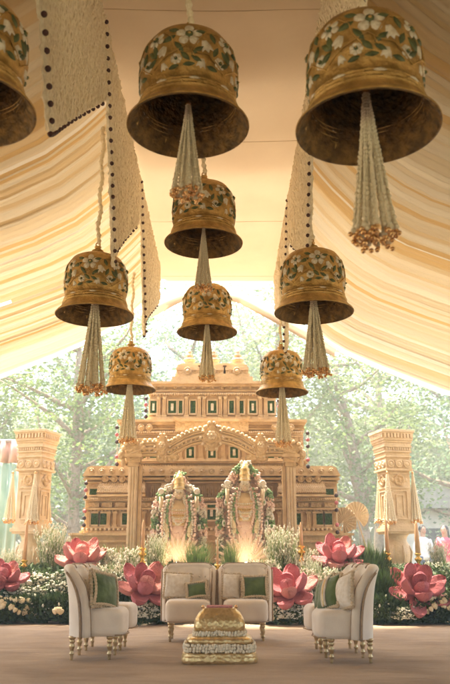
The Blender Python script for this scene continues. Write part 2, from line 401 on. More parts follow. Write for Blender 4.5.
# ================================================================ bells (unit diameter 1)
_bp = [(.500,0),(.503,.012),(.492,.03),(.462,.065),(.436,.105),(.420,.145),(.412,.175),(.418,.185),(.420,.197),(.410,.205),(.403,.212),
      (.400,.245),(.406,.252),(.406,.262),(.398,.270),(.392,.275),(.392,.300),(.397,.306),(.394,.316),(.386,.322),(.388,.36),(.394,.42),(.397,.48),(.395,.54),(.388,.60),
      (.372,.65),(.345,.70),(.30,.742),(.235,.77),(.15,.787),(.08,.795)]
def zmap(z):
    if z <= .145: return z*.80
    if z <= .322: return .116+(z-.145)*.62
    return .2257+(z-.322)*(.60/.473)
bp = [(r_*(1.02 if z_ > .33 else 1) if z_ < .66 else r_*(1.0+.10*(z_-.66)/.135), zmap(z_)) for r_, z_ in _bp]
def bR(z):
    for (ra, za), (rb, zb) in zip(bp, bp[1:]):
        if za <= z <= zb: return ra+(rb-ra)*(z-za)/(zb-za+1e-9)
    return .1
def bell_body():
    b = MB(); N = 72
    b.lathe(bp, 'bell', N, caps=False); b.lathe([(.085, bp[-1][1]),(.001, bp[-1][1]+.012)], 'bell', 24, caps=False)
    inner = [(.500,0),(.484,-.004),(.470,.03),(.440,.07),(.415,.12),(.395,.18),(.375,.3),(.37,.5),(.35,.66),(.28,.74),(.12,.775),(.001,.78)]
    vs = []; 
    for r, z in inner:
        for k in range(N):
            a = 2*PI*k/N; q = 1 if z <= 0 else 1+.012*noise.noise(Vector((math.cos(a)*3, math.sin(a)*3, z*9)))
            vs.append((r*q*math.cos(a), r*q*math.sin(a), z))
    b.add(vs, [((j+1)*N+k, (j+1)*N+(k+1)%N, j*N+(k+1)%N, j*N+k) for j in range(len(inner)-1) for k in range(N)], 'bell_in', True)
    def S_(th, z, off): r = bR(z)+off; return Vector((r*math.cos(th), r*math.sin(th), z))
    def patch(th, z, outline, off, key):             # raised enamel shape on the dome
        n = len(outline); vs = []
        for u, v in outline: vs.append(S_(th+u/bR(z), z+v, off))
        for u, v in outline: vs.append(S_(th+u*1.12/bR(z), z+v*1.12, -.004))
        vs.append(S_(th, z+sum(v for u,v in outline)/n, off+.004))
        b.add(vs, [(i,(i+1)%n,2*n) for i in range(n)]+[(n+i,n+(i+1)%n,(i+1)%n,i) for i in range(n)], key, True)
    def flower(th, z, R, pet=5, rot=0, ctr=True):
        for k in range(pet):
            a = rot+2*PI*k/pet; out = []
            for q in range(9):
                t = 2*PI*q/9; rr = R*.34
                x = R*.62+R*.40*math.cos(t); y = rr*math.sin(t)*(1+.25*math.cos(t))
                out.append((x*math.cos(a)-y*math.sin(a), x*math.sin(a)+y*math.cos(a)))
            cx = sum(o[0] for o in out)/9; cy = sum(o[1] for o in out)/9
            patch(th+cx/bR(z), z+cy, [(u-cx, v-cy) for u, v in out], .006, 'enamel')
        if ctr:
            patch(th, z, [(R*.27*math.cos(2*PI*q/8), R*.27*math.sin(2*PI*q/8)) for q in range(8)], .020, 'leafpaint')
            patch(th, z, [(R*.12*math.cos(2*PI*q/6), R*.12*math.sin(2*PI*q/6)) for q in range(6)], .028, 'bell')
    def leaf(th, z, L, W, a, key='leafpaint'):
        out = [(L*t, W*math.sin(PI*min(1,max(0,(t+.5))))*s_) for t, s_ in ((-.5,1),(-.25,1),(0,1),(.25,1),(.5,1),(.25,-1),(0,-1),(-.25,-1))]
        patch(th, z, [(u*math.cos(a)-v*math.sin(a), u*math.sin(a)+v*math.cos(a)) for u, v in out], .010, key)
    def vine(p):
        pts = []
        for i in range(len(p)-1):
            for q in range(5):
                t = q/5; pts.append(S_(p[i][0]+(p[i+1][0]-p[i][0])*t, p[i][1]+(p[i+1][1]-p[i][1])*t, .006))
        pts.append(S_(p[-1][0], p[-1][1], .006)); b.tube(pts, .006, 'bell', 5)
    def tulip(th, z, R, a):
        out = [(-.3,-.9),(.3,-.9),(.62,-.2),(.85,.75),(.35,.45),(0,.95),(-.35,.45),(-.85,.75),(-.62,-.2)]
        patch(th, z, [(R*(u*math.cos(a)-v*math.sin(a)), R*(u*math.sin(a)+v*math.cos(a))) for u, v in out], .006, 'enamel')
    r = random.Random(3)
    for s in range(4):
        t0 = -PI/2 + s*PI/2
        flower(t0+.05, .60, .105, 5, .3)
        flower(t0-.20, .37, .045, 7, 0); flower(t0+.70, .38, .05, 7, .2)
        flower(t0+.90, .60, .075, 5, .8)
        tulip(t0+.40, .50, .058, 3.5); tulip(t0-.50, .46, .052, 2.6); tulip(t0+.30, .335, .045, 3.0); tulip(t0-.46, .32, .036, 3.4)
        vine([(t0-.7,.32),(t0-.45,.40),(t0-.2,.44),(t0,.49),(t0+.2,.43),(t0+.45,.42),(t0+.8,.30)])
        vine([(t0+.2,.36),(t0+.1,.44),(t0+.26,.56),(t0+.4,.64),(t0+.7,.66)])
        vine([(t0-.75,.62),(t0-.5,.66),(t0-.3,.58),(t0-.25,.50),(t0-.1,.40)])
        for (dt, z, L, W, a) in ((.22,.45,.12,.02,.7),(.2,.37,.09,.018,-.5),(-.15,.48,.12,.022,2.2),(-.02,.39,.10,.02,-.8),(.6,.47,.10,.02,1.2),(-.36,.57,.11,.025,.4),
                (-.66,.48,.12,.022,1.7),(.85,.46,.11,.022,2.4),(.3,.64,.09,.02,.2),(-.28,.66,.09,.02,-.3),(-.75,.38,.10,.02,.6),(.52,.31,.09,.018,-.2),(.05,.32,.09,.016,.1),(-.25,.30,.08,.016,.3),(.55,.60,.1,.02,1.9)):
            leaf(t0+dt, z, L, W, a)
    for k in range(18):
        a = 2*PI*k/18; leaf(a, .205, .085, .010, 0, 'enamel' if k % 2 == 0 else 'bell')
        patch(a+.1, .165, [(.03*math.cos(2*PI*q/3+PI/2), .010*math.sin(2*PI*q/3+PI/2)) for q in range(3)], .008, 'bell')
    return b
def bell_finial():
    b = MB()
    b.lathe([(q_[0], q_[1]+.035) for q_ in [(.11,.788),(.10,.805),(.065,.815),(.055,.83),(.078,.85),(.078,.865),(.045,.885),(.032,.90),(.045,.912),(.045,.922),(.022,.935),(.001,.94)]], 'bell', 24)
    pts = [(.028*math.cos(t), 0, .99+.03*math.sin(t)) for t in [2*PI*k/14 for k in range(15)]]
    b.tube(pts, .009, 'bell', 6)
    return b
bb = bell_body(); bf = bell_finial()
proto = None
BELLS = [  # px of rim centre, rim centre y, depth Y, diameter, label
 (188,128,4.10,.745,'large floral gold bell hanging at top centre left with its tassel above the middle bells'),
 (368,130,3.50,.75,'largest floral gold bell at upper right with a thick beaded tassel'),
 (-38,110,3.45,.75,'gold bell cut off by the top left corner of the picture'),
 (203.5,244,6.70,.745,'gold bell hanging on the centre line just below the large top bell'),
 (94.5,316,6.80,.73,'mid sized gold bell on the left, against the pleated cloth'),
 (314,313,6.80,.745,'mid sized gold bell on the right, against the pleated cloth'),
 (207,333,9.00,.745,'lowest bell of the centre line, right above the temple roof finials'),
 (129.5,390,10.5,.74,'small far gold bell on the left beside the top storey of the temple'),
 (282,393,10.5,.74,'small far gold bell on the right beside the top storey of the temple')]
def strand(b, p0, p1, p2, r0, step, key, r, nside=5):
    L = (Vector(p1)-Vector(p0)).length + (Vector(p2)-Vector(p1)).length; n = max(4, int(L/step)); pts = []; R = []
    for q in range(n+1):
        t = q/n; p = Vector(p0)*(1-t)**2 + Vector(p1)*2*t*(1-t) + Vector(p2)*t*t
        pts.append(p+Vector((r.uniform(-1,1), r.uniform(-1,1), 0))*r0*.18); R.append(r0*(1.2 if q % 2 else .6)*r.uniform(.7,1.2))
    b.tube(pts, R, key, nside, False)
def tassel_meshes(seed):
    r = random.Random(seed); b = MB(); g = MB()
    for k in range(40):
        ring = [.1,.5,.8,1,.9][k % 5]; a = k*2.399
        rb = .170*ring
        p0 = (.012*math.cos(a), .012*math.sin(a), .40); p1 = (.055*ring*math.cos(a), .055*ring*math.sin(a), -.05)
        zb = -.90 + r.uniform(-.045,.045); p2 = (rb*math.cos(a), rb*math.sin(a), zb)
        strand(b, p0, p1, p2, .0135, .019, 'jasmine', r)
        c = Vector(p2); b.ball(c+Vector((0,0,-.012)), .026, 'jasmine', 7, 4)
        for q in range(2): g.ball(c+Vector((r.uniform(-.022,.022), r.uniform(-.022,.022), -.040-.028*q)), r.uniform(.016,.023), 'copper', 8, 5)
    b.lathe([(.0,.42),(.03,.40),(.035,.36),(.02,.33)][::-1], 'copper', 12)
    return b, g
ta, tg = tassel_meshes(5)
tproto = None
TL = ['beaded jasmine tassel hanging inside the large top bell left of centre', 'largest beaded jasmine tassel hanging inside the biggest bell at upper right',
      'beaded jasmine tassel hanging inside the bell cut by the top left corner', 'jasmine tassel of the second bell down on the centre line',
      'jasmine tassel inside the mid sized left bell', 'jasmine tassel inside the mid sized right bell', 'jasmine tassel of the lowest centre bell, ending at the temple roof',
      'jasmine tassel of the small far left bell, ending at the left arch post', 'jasmine tassel of the small far right bell, ending at the right arch post']
RLb = ['jasmine rope holding the large top bell left of centre', 'jasmine rope holding the biggest bell at upper right', 'jasmine rope holding the bell in the top left corner',
      'jasmine rope above the second bell of the centre line', 'long jasmine rope holding the mid sized left bell', 'long jasmine rope holding the mid sized right bell',
      'jasmine rope above the lowest bell of the centre line', 'long jasmine rope holding the small far left bell', 'long jasmine rope holding the small far right bell']
def ceilz(x):
    return RZ-.02 if RL <= x <= RR else roofz((RL-x) if x < RL else (x-RR), -1 if x < RL else 1)-.02
def small_wire(name, p0, p1, label):
    pass
for i, (px, py, Y, D, lab) in enumerate(BELLS):
    p = at(px, py, Y)
    if proto is None:
        proto = empty('bell', p, 0, lab, 'bell', 'gold bells hanging from the tent ceiling'); proto.scale = (D,)*3
        bb.build('body', proto); bf.build('finial', proto)
        tproto = empty('bell_tassel', p, 0, TL[0], 'tassel', 'jasmine tassels hanging from the bells'); tproto.scale = (D*.72, D*.72, D*.62)
        ta.build('strands', tproto); tg.build('bead_tips', tproto)
    else:
        d_ = dup(proto, p, rnd.uniform(-.35,.35) if i not in (2,) else .6, lab, D)
        sx_, sz_ = ((.72,.62),(.88,.84),(.8,.8),(.62,.62),(1,1),(.95,.80),(.75,.80),(.9,1),(.9,1))[i]
        dup(tproto, p, rnd.uniform(0,6), TL[i], (D*sx_, D*sx_, D*sz_))
    b = MB(); r = random.Random(i); top = ceilz(p.x); L = top-(p.z+1.0*D); n = int(L/.03); pts = []; R = []
    for q in range(n+1):
        a = q*.55; pts.append((.010*math.cos(a)+r.uniform(-.003,.003), .010*math.sin(a), L*q/n)); R.append((.026 if q % 2 else .015)*r.uniform(.85,1.1))
    b.tube(pts, R, 'jasmine', 7, False)
    tag(b.build('jasmine_rope', None, loc=(p.x, p.y, p.z+1.0*D)), RLb[i], 'rope', 'jasmine ropes holding the bells')

# ================================================================ temple backdrop
YT = 13.5
def X(px, py=470, Y=YT): return at(px, py, Y).x
def Z(py, Y=YT): return at(225, py, Y).z
temple = empty('temple_backdrop', (at(212,500,YT).x, YT, 0), 0, 'large tiered golden temple front with green filled windows and carved cornices', 'temple')
tx = temple.location.x; temple['kind'] = 'thing'
K = 1/ppm(YT, 2.2)
def tb(name, bld, bevel=0): return bld.build(name, temple, bevel=bevel)
def hwid(hw): return hw*K
def slab(b, hw, y0, y1, dep, key='sand', back=.9, cx=0):   # y0 top px, y1 bottom px
    b.box(-hwid(hw)+cx*K, hwid(hw)+cx*K, -dep, back, Z(y1), Z(y0), key)
def moulding(b, hw, ytop, ybot, dep, key='sand', cx=0):   # stepped cornice
    h = (ybot-ytop)
    steps = [(0,.22,1.0,1.0),(.22,.42,.82,.985),(.42,.72,.62,.975),(.72,.86,.75,.98),(.86,1,.5,.965)]
    for a, c, d, q in steps:
        slab(b, hw*q if hw > 45 else hw-(1-q)*45, ytop+h*a, ytop+h*c, dep*d, key, cx=cx)
def dentils(b, hw, ytop, ybot, dep, n, key='sand', cx=0, fill=.5):
    w = 2*hwid(hw)/n
    for k in range(n):
        x = cx*K-hwid(hw)+w*(k+.5); b.box(x-w*fill/2, x+w*fill/2, -dep-.02, -dep+.05, Z(ybot), Z(ytop), key)
def rosette(b, x, z, r, dep, key='sand2'):
    Mx = Matrix.Translation((x, -dep, z)) @ Matrix.Rotation(PI/2, 4, 'X')
    b.lathe([(r,0),(r,.012),(r*.8,.02),(r*.72,.01),(r*.5,.012),(r*.35,.035),(.001,.045)], key, 14, M_=Mx)
def window(cx, w, y0, y1, dep):
    x0, x1 = (cx-w/2)*K, (cx+w/2)*K; z0, z1 = Z(y1), Z(y0); t = .028
    f = MB()
    f.box(x0-t, x0, -dep-.035, -dep+.01, z0-t, z1+t, 'sandlight'); f.box(x1, x1+t, -dep-.035, -dep+.01, z0-t, z1+t, 'sandlight')
    f.box(x0, x1, -dep-.032, -dep+.01, z1, z1+t, 'sandlight'); f.box(x0-t*.2, x1+t*.2, -dep-.05, -dep+.01, z0-t, z0-.001, 'sandlight')
    o = tb('window', f)
    g = MB(); g.box(x0, x1, -dep-.006, -dep+.005, z0, z1, 'moss'); r = random.Random(int(cx*10)+int(y0))
    for _ in range(int(900*(x1-x0)*(z1-z0)/.05)):
        c = Vector((r.uniform(x0,x1), -dep-r.uniform(.004,.02), r.uniform(z0,z1))); a = r.uniform(0,PI)
        d = Vector((math.cos(a), r.uniform(-.6,.2), math.sin(a)))*.014; e = Vector((-math.sin(a), 0, math.cos(a)))*.006
        g.add([c-d-e, c+d-e, c+d+e, c-d+e], [(0,1,2,3)], 'moss')
    if w > 6 and y0 < 470 or abs(cx) < 3:
        g.box((x0+x1)/2-w*K*.17, (x0+x1)/2+w*K*.17, -dep-.028, -dep-.006, z0+(z1-z0)*.22, z1-(z1-z0)*.22, 'enamel')
    g.build('hedge_infill', o)
def pil(b, cx, w, y0, y1, dep):
    x0, x1 = (cx-w/2)*K, (cx+w/2)*K; b.box(x0, x1, -dep-.06, -dep+.01, Z(y1), Z(y0), 'sand')
    b.box(x0-.015, x1+.015, -dep-.08, -dep+.01, Z(y0+2), Z(y0)-.002, 'sand'); b.box(x0-.015, x1+.015, -dep-.08, -dep+.01, Z(y1)+.002, Z(y1-2), 'sand')
    for q in (-.25,.25): b.box((cx+w*q)*K-.008, (cx+w*q)*K+.008, -dep-.072, -dep-.05, Z(y1-2.5), Z(y0+2.5), 'sand')
# crown
b = MB(); slab(b, 41, 381, 385.5, .36); slab(b, 38, 377.5, 381.2, .30)
for cx, hw in ((-25,11.5),(0,11.5),(25,11.5)):
    for q, (a, c, s) in enumerate(((368.5,371,.92),(371,374,1.03),(374,377.6,1.0))): slab(b, hw*s, a, c, .28+.02*(q % 2), 'sand2' if q == 2 else 'sand', cx=cx)
slab(b, 33, 366.5, 368.6, .24)
for cx in (-25,0,25): rosette(b, cx*K, Z(375), .07, .31)
tb('crown', b)
for px in (188,213,238):
    b = MB(); Hh = Z(349)-Z(366.5); s = Hh
    b.lathe([(.34*s,0),(.36*s,.04*s),(.26*s,.1*s),(.22*s,.16*s),(.30*s,.22*s),(.36*s,.30*s),(.30*s,.38*s),(.16*s,.42*s),(.13*s,.46*s),(.20*s,.52*s),(.22*s,.58*s),(.12*s,.66*s),(.10*s,.70*s),(.13*s,.76*s),(.10*s,.82*s),(.04*s,.88*s),(.001,1.0*s)],
            'sand', 18, c=((px-212)*K, -.05, Z(366.5)))
    tb('finial', b)
# tier 1
b = MB(); moulding(b, 68, 385.5, 396, .36); slab(b, 63.5, 396, 420, .18); slab(b, 66, 419.5, 423.5, .27)
dentils(b, 64, 396.2, 398, .2, 42)
for cx in (-54,-48.5,-26,-13,-8.5,8.5,13,26,48.5,54): pil(b, cx, 3.4, 398.5, 419.4, .18)
for k in range(-30, 31): b.ball((k*2.1*K, -.30, Z(397.2)), .020, 'sandlight', 6, 4)
for cx in (-54,-48,-26,-13,-8,8,13,26,48,54): b.ball((cx*K,-.25,Z(400.5)), .035, 'sandlight', 8, 5)
for k in range(-6, 7): rosette(b, k*9.6*K, Z(390.2), .045, .24)
tb('upper_tier', b)
for cx, w in ((-59.5,6.5),(-40.5,8),(-32,3.6),(-19.5,5.2),(0,8.5),(19.5,4.6),(29.5,4.4),(41,7),(59.5,7)): window(cx, w, 403, 415.5, .18)
# tier 2
b = MB(); moulding(b, 94, 423.5, 434, .42); slab(b, 91, 434, 466, .24); dentils(b, 90, 434.2, 436, .26, 60)
slab(b, 36, 426.5, 436, .5, 'sand2'); slab(b, 38, 424, 426.6, .54)
for sx in (-1,1):
    out = [(sx*36*K, Z(426)), (sx*38*K, Z(421)), (sx*33*K, Z(424.4)), (sx*30*K, Z(424.2))]; b.prism(out, -.55, -.2, 'sand')
for cx in (-78,-70,-62,62,70,78): rosette(b, cx*K, Z(431.5), .062, .42)
moulding(b, 95, 462, 470.5, .38)
for cx in (-84,-78,-48,-31.5,-11,11,31.5,48,78,84): pil(b, cx, 4, 438, 461.8, .24)
for k in range(2): slab(b, 90, 436.2+k*1.6, 437.4+k*1.6, .28-.015*k)
for cx in (-66,66):
    slab(b, 15, 441, 444, .36, cx=cx); slab(b, 14, 444, 447, .31, 'sand2', cx=cx); slab(b, 16, 447, 448.5, .37, cx=cx)
for k in range(-22, 23):
    cx = k*4.0
    if abs(cx) < 8: continue
    o_ = [((cx-1.6)*K,Z(447.2)),((cx-1.6)*K,Z(443.5)),((cx-.9)*K,Z(441.2)),(cx*K,Z(439.6)),((cx+.9)*K,Z(441.2)),((cx+1.6)*K,Z(443.5)),((cx+1.6)*K,Z(447.2))]
    if not 51 < abs(cx) < 82: b.prism(o_, -.275, -.2, 'sand'); b.ball((cx*K,-.28,Z(444.2)), .028, 'sand2', 8, 5)
for k in range(-44, 45): b.ball((k*2.05*K, -.40, Z(435.6)), .020, 'sandlight', 6, 4)
dentils(b, 91, 466.5, 468, .30, 74)
tb('middle_tier', b)
for cx, w in ((-69,7),(-58,7),(-21.5,7.5),(0,7.5),(22,8),(-40,6),(40,6),(58,7),(69,7)): window(cx, w, 449, 460, .24)
# tier 3
b = MB()
b.prism([(-hwid(124),Z(479)),(-hwid(120),Z(471)),(-hwid(116),Z(469.6)),(hwid(116),Z(469.6)),(hwid(120),Z(471)),(hwid(124),Z(479))][::-1], -.55, .9, 'sand')
slab(b, 122, 479, 534, .32); slab(b, 123.5, 480.5, 482.5, .5); slab(b, 122.6, 484, 485.3, .42)
for cx in (-86,86,-34,34):
    wd = 22 if abs(cx) > 50 else 14       # latticed awnings
    rows = [(483,.42,.94),(486.5,.50,1.0),(491,.60,1.03),(495.5,.62,1.04),(497.5,.52,1.02)]
    for (ya, da, wa), (yb, db, wb) in zip(rows, rows[1:]):
        x0a, x1a, x0b, x1b = (cx-wd*wa)*K, (cx+wd*wa)*K, (cx-wd*wb)*K, (cx+wd*wb)*K
        b.add([(x0a,-da,Z(ya)),(x1a,-da,Z(ya)),(x1b,-db,Z(yb)),(x0b,-db,Z(yb)),(x0a,-.3,Z(ya)),(x1a,-.3,Z(ya)),(x1b,-.3,Z(yb)),(x0b,-.3,Z(yb))],
              [(3,2,1,0),(0,4,7,3),(2,6,5,1)], 'sand2')
        nn = int(wd*1.1)
        for k in range(nn):
            for dd in (0,1):
                fa, fb = (k+dd)/nn, (k+1-dd)/nn
                b.tube([(x0a+(x1a-x0a)*fa,-da-.008,Z(ya)),(x0b+(x1b-x0b)*fb,-db-.008,Z(yb))], .009, 'sand', 4, cap=False)
    b.box((cx-wd*1.05)*K, (cx+wd*1.05)*K, -.66, -.3, Z(499.2), Z(497.3), 'sand')
    for q in (-.75,-.35,0,.35,.75) if wd > 20 else (-.6,0,.6): rosette(b, (cx+wd*q)*K, Z(481.8), .06, .5)
slab(b, 123, 499.5, 501.8, .46); slab(b, 122.4, 501.8, 503, .40)
for k in range(-9, 10):
    cx = k*12.6; b.box((cx-5)*K, (cx+5)*K, -.39, -.3, Z(508.8), Z(504.2), 'sand2'); rosette(b, (cx+6.3)*K, Z(506.5), .035, .33)
slab(b, 123, 509.5, 511.3, .45); dentils(b, 121, 511.3, 512.6, .36, 70)
for s in (-1,1):
    for cx in (123-4,99,93,73,65,57,49,26,18,10): pil(b, s*cx, 3.2, 512.8, 527.8, .32)
slab(b, 124, 527.8, 529.5, .46); slab(b, 122.8, 529.5, 532, .40); slab(b, 125, 532, 534, .5)
for k in range(-14, 15):
    cx = k*4.1
    if 19 < abs(cx) < 49: continue
    b.box((cx-1.5)*K, (cx-1.0)*K, -.40, -.3, Z(498.5), Z(488), 'sandlight'); b.box((cx+1.0)*K, (cx+1.5)*K, -.40, -.3, Z(498.5), Z(488), 'sandlight')
    b.ball((cx*K,-.34,Z(493)), .045, 'sand2', 8, 6, (.8,.6,1.6)); b.ball((cx*K,-.35,Z(489.2)), .028, 'sandlight', 8, 5)
for k in range(-58, 59): b.ball((k*2.1*K, -.46, Z(501.2)), .017, 'sandlight', 6, 4); 
for k in range(-29, 30): b.ball((k*4.2*K, -.50, Z(530.6)), .026, 'sandlight', 6, 4)
for k in range(-12, 13): rosette(b, k*9.6*K, Z(474.6), .05, .56)
tb('lower_tier', b)
for s in (-1,1):
    for cx, w in ((112.5,7),(104,6.5),(36.5,5),(43,4)): window(s*cx, w, 514.5, 525.5, .32)
    window(s*111, 15, 490.5, 496.5, .32); window(s*83, 6, 514.5, 525.5, .32)
window(0, 8, 506.5, 521, .42)
b = MB(); slab(b, 132, 534, 552, .55); slab(b, 134, 534.2, 536.5, .62); slab(b, 131, 552, 600, .5); slab(b, 133, 541, 543, .6); tb('plinth', b)
# bead strings on the tier corners
BS = [('left end of the temple top storey',(146,396),(146,420)),('left end of the temple middle storey',(117,424),(117,468)),
      ('left end of the temple lowest storey',(86.5,480),(83.5,536)),('right end of the temple middle storey',(307.5,430),(308,470)),
      ('right end of the temple lowest storey',(336,492),(337.5,536)),('right end of the temple top storey',(279,398),(279,422))]
for j, (lab, a, c) in enumerate(BS):
    p0, p1 = at(*a, YT-.6), at(*c, YT-.6); root = empty('bead_string', p0, 0, 'string of dark and pink beads at the '+lab, 'bead string', 'bead strings hung on the temple corners')
    b = MB(); L = p1-p0; b.tube([(0,0,0), tuple(L)], .006, 'jasmine', 5); b.build('string', root)
    n = max(4, int(L.length/.11))
    for q in range(n):
        if n > 5 and q % 4 == 3: continue
        b = MB(); b.ball(L*((q+.5)/n)+Vector((0,-.02,0)), .034, 'maroon' if q % 3 != 1 else 'pinkbead', 10, 6); b.build('bead', root)

# ================================================================ arch
YA = 12.6
arch = empty('temple_arch', (at(212,500,YA).x, YA, 0), 0, 'carved golden arch on two posts with leaf shaped crests in front of the temple', 'arch')
KA = 1/ppm(YA, 2.2)
def ax(px): return (px-212)*KA
def az(py): return Z(py, YA)
for px, sgn in ((133.5,-1),(290.5,1)):
    b = MB(); c = ax(px); h = .075
    b.box(c-h, c+h, -.08, .08, 0, az(467), 'sandlight')
    for q in (-.045,0,.045): b.box(c+q-.012, c+q+.012, -.095, -.08, .5, az(468), 'sandlight')
    b.box(c+sgn*-.11-.03, c+sgn*-.11+.03, -.03, .06, 0, az(466), 'sand')
    post = b.build('post', arch, bevel=.006)
    b = MB()
    for ya, yb, q in ((440,443,1.75),(443,447,1.45),(447,455,1.6),(455,458,1.9),(458,463,1.5),(463,467,1.15)): b.box(c-h*q, c+h*q, -.08*q, .08*q, az(yb), az(ya), 'sand' if q != 1.6 else 'sand2')
    for k in range(6):
        a = PI*k/5; b.ball((c+.16*math.cos(a), -.12, az(449)+.10*math.sin(a)), .045, 'sand', 8, 5)
    b.ball((c+sgn*.19, -.08, az(455)), .07, 'sand2', 10, 6, (1,.6,1.3)); b.ball((c+sgn*.17, -.08, az(463)), .05, 'sand', 10, 6, (.8,.6,1.5))
    b.build('post_capital', post)
cl = [(130,455),(142,450),(152,449.5),(162,450),(170,451),(176,447),(184,442.5),(193,439),(202,437),(212,436.2)]
cl += [(424-x, y) for x, y in cl[-2::-1]]
b = MB(); top = [(ax(x), az(y-6.2)) for x, y in cl]; bot = [(ax(x), az(y+6.2)) for x, y in cl]
b.prism((top+bot[::-1])[::-1], -.10, .08, 'sandlight')
for off, rr, dy in ((-6.2,.030,.10),(-3.6,.014,.115),(0,.02,.115),(3.6,.014,.115),(6.2,.028,.10)):
    b.tube([(ax(x), -dy, az(y+off)) for x, y in cl], rr, 'sand', 6)
for i in range(len(cl)-1):
    for q in (.25,.75):
        x = cl[i][0]*(1-q)+cl[i+1][0]*q; y = cl[i][1]*(1-q)+cl[i+1][1]*q
        b.ball((ax(x), -.11, az(y-8.3)), .035, 'sand', 7, 5); b.ball((ax(x), -.115, az(y+1.8)), .024, 'sand2', 7, 5)
for x, y in ((172,458),(252,458),(163,459),(261,459)):
    b.ball((ax(x), -.06, az(y)), .10, 'sand2', 12, 8, (1.2,.7,.75))
b.build('arch_band', arch)
for px, yt, yb, w in ((162,433,459,15),(211.5,421,452,22),(260.5,433,459,15)):
    b = MB(); h = az(yt)-az(yb); z0 = az(yb); c = ax(px); W = w*KA/2
    shape = [(0,0),(.45,.05),(.8,.22),(1,.42),(.82,.62),(.5,.78),(.22,.9),(0,1)]
    for s, dp, key in ((1,.14,'sand'),(.80,.17,'sand2'),(.55,.195,'sand')):
        o = [(c+u*W*s, z0+h*(.5+(v-.5)*s)) for u, v in shape]+[(c-u*W*s, z0+h*(.5+(v-.5)*s)) for u, v in shape[-2:0:-1]]
        b.prism(o, -dp, -.05, key)
    for k in range(6):
        a = 2*PI*k/6; b.ball((c+.27*W*math.cos(a), -.20, z0+h*.48+.27*W*math.sin(a)), W*.17, 'sandlight', 8, 5, (1,.6,1))
    b.ball((c,-.21,z0+h*.48), W*.15, 'sand', 8, 5)
    for k in range(9):
        t = k/8; u = math.sin(PI*t); 
    for u, v in shape[1:-1]:
        for s in (-1,1): b.ball((c+s*u*W*.98, -.14, z0+h*v), .022 if w < 20 else .03, 'sandlight', 6, 4)
    b.build('leaf_crest', arch)

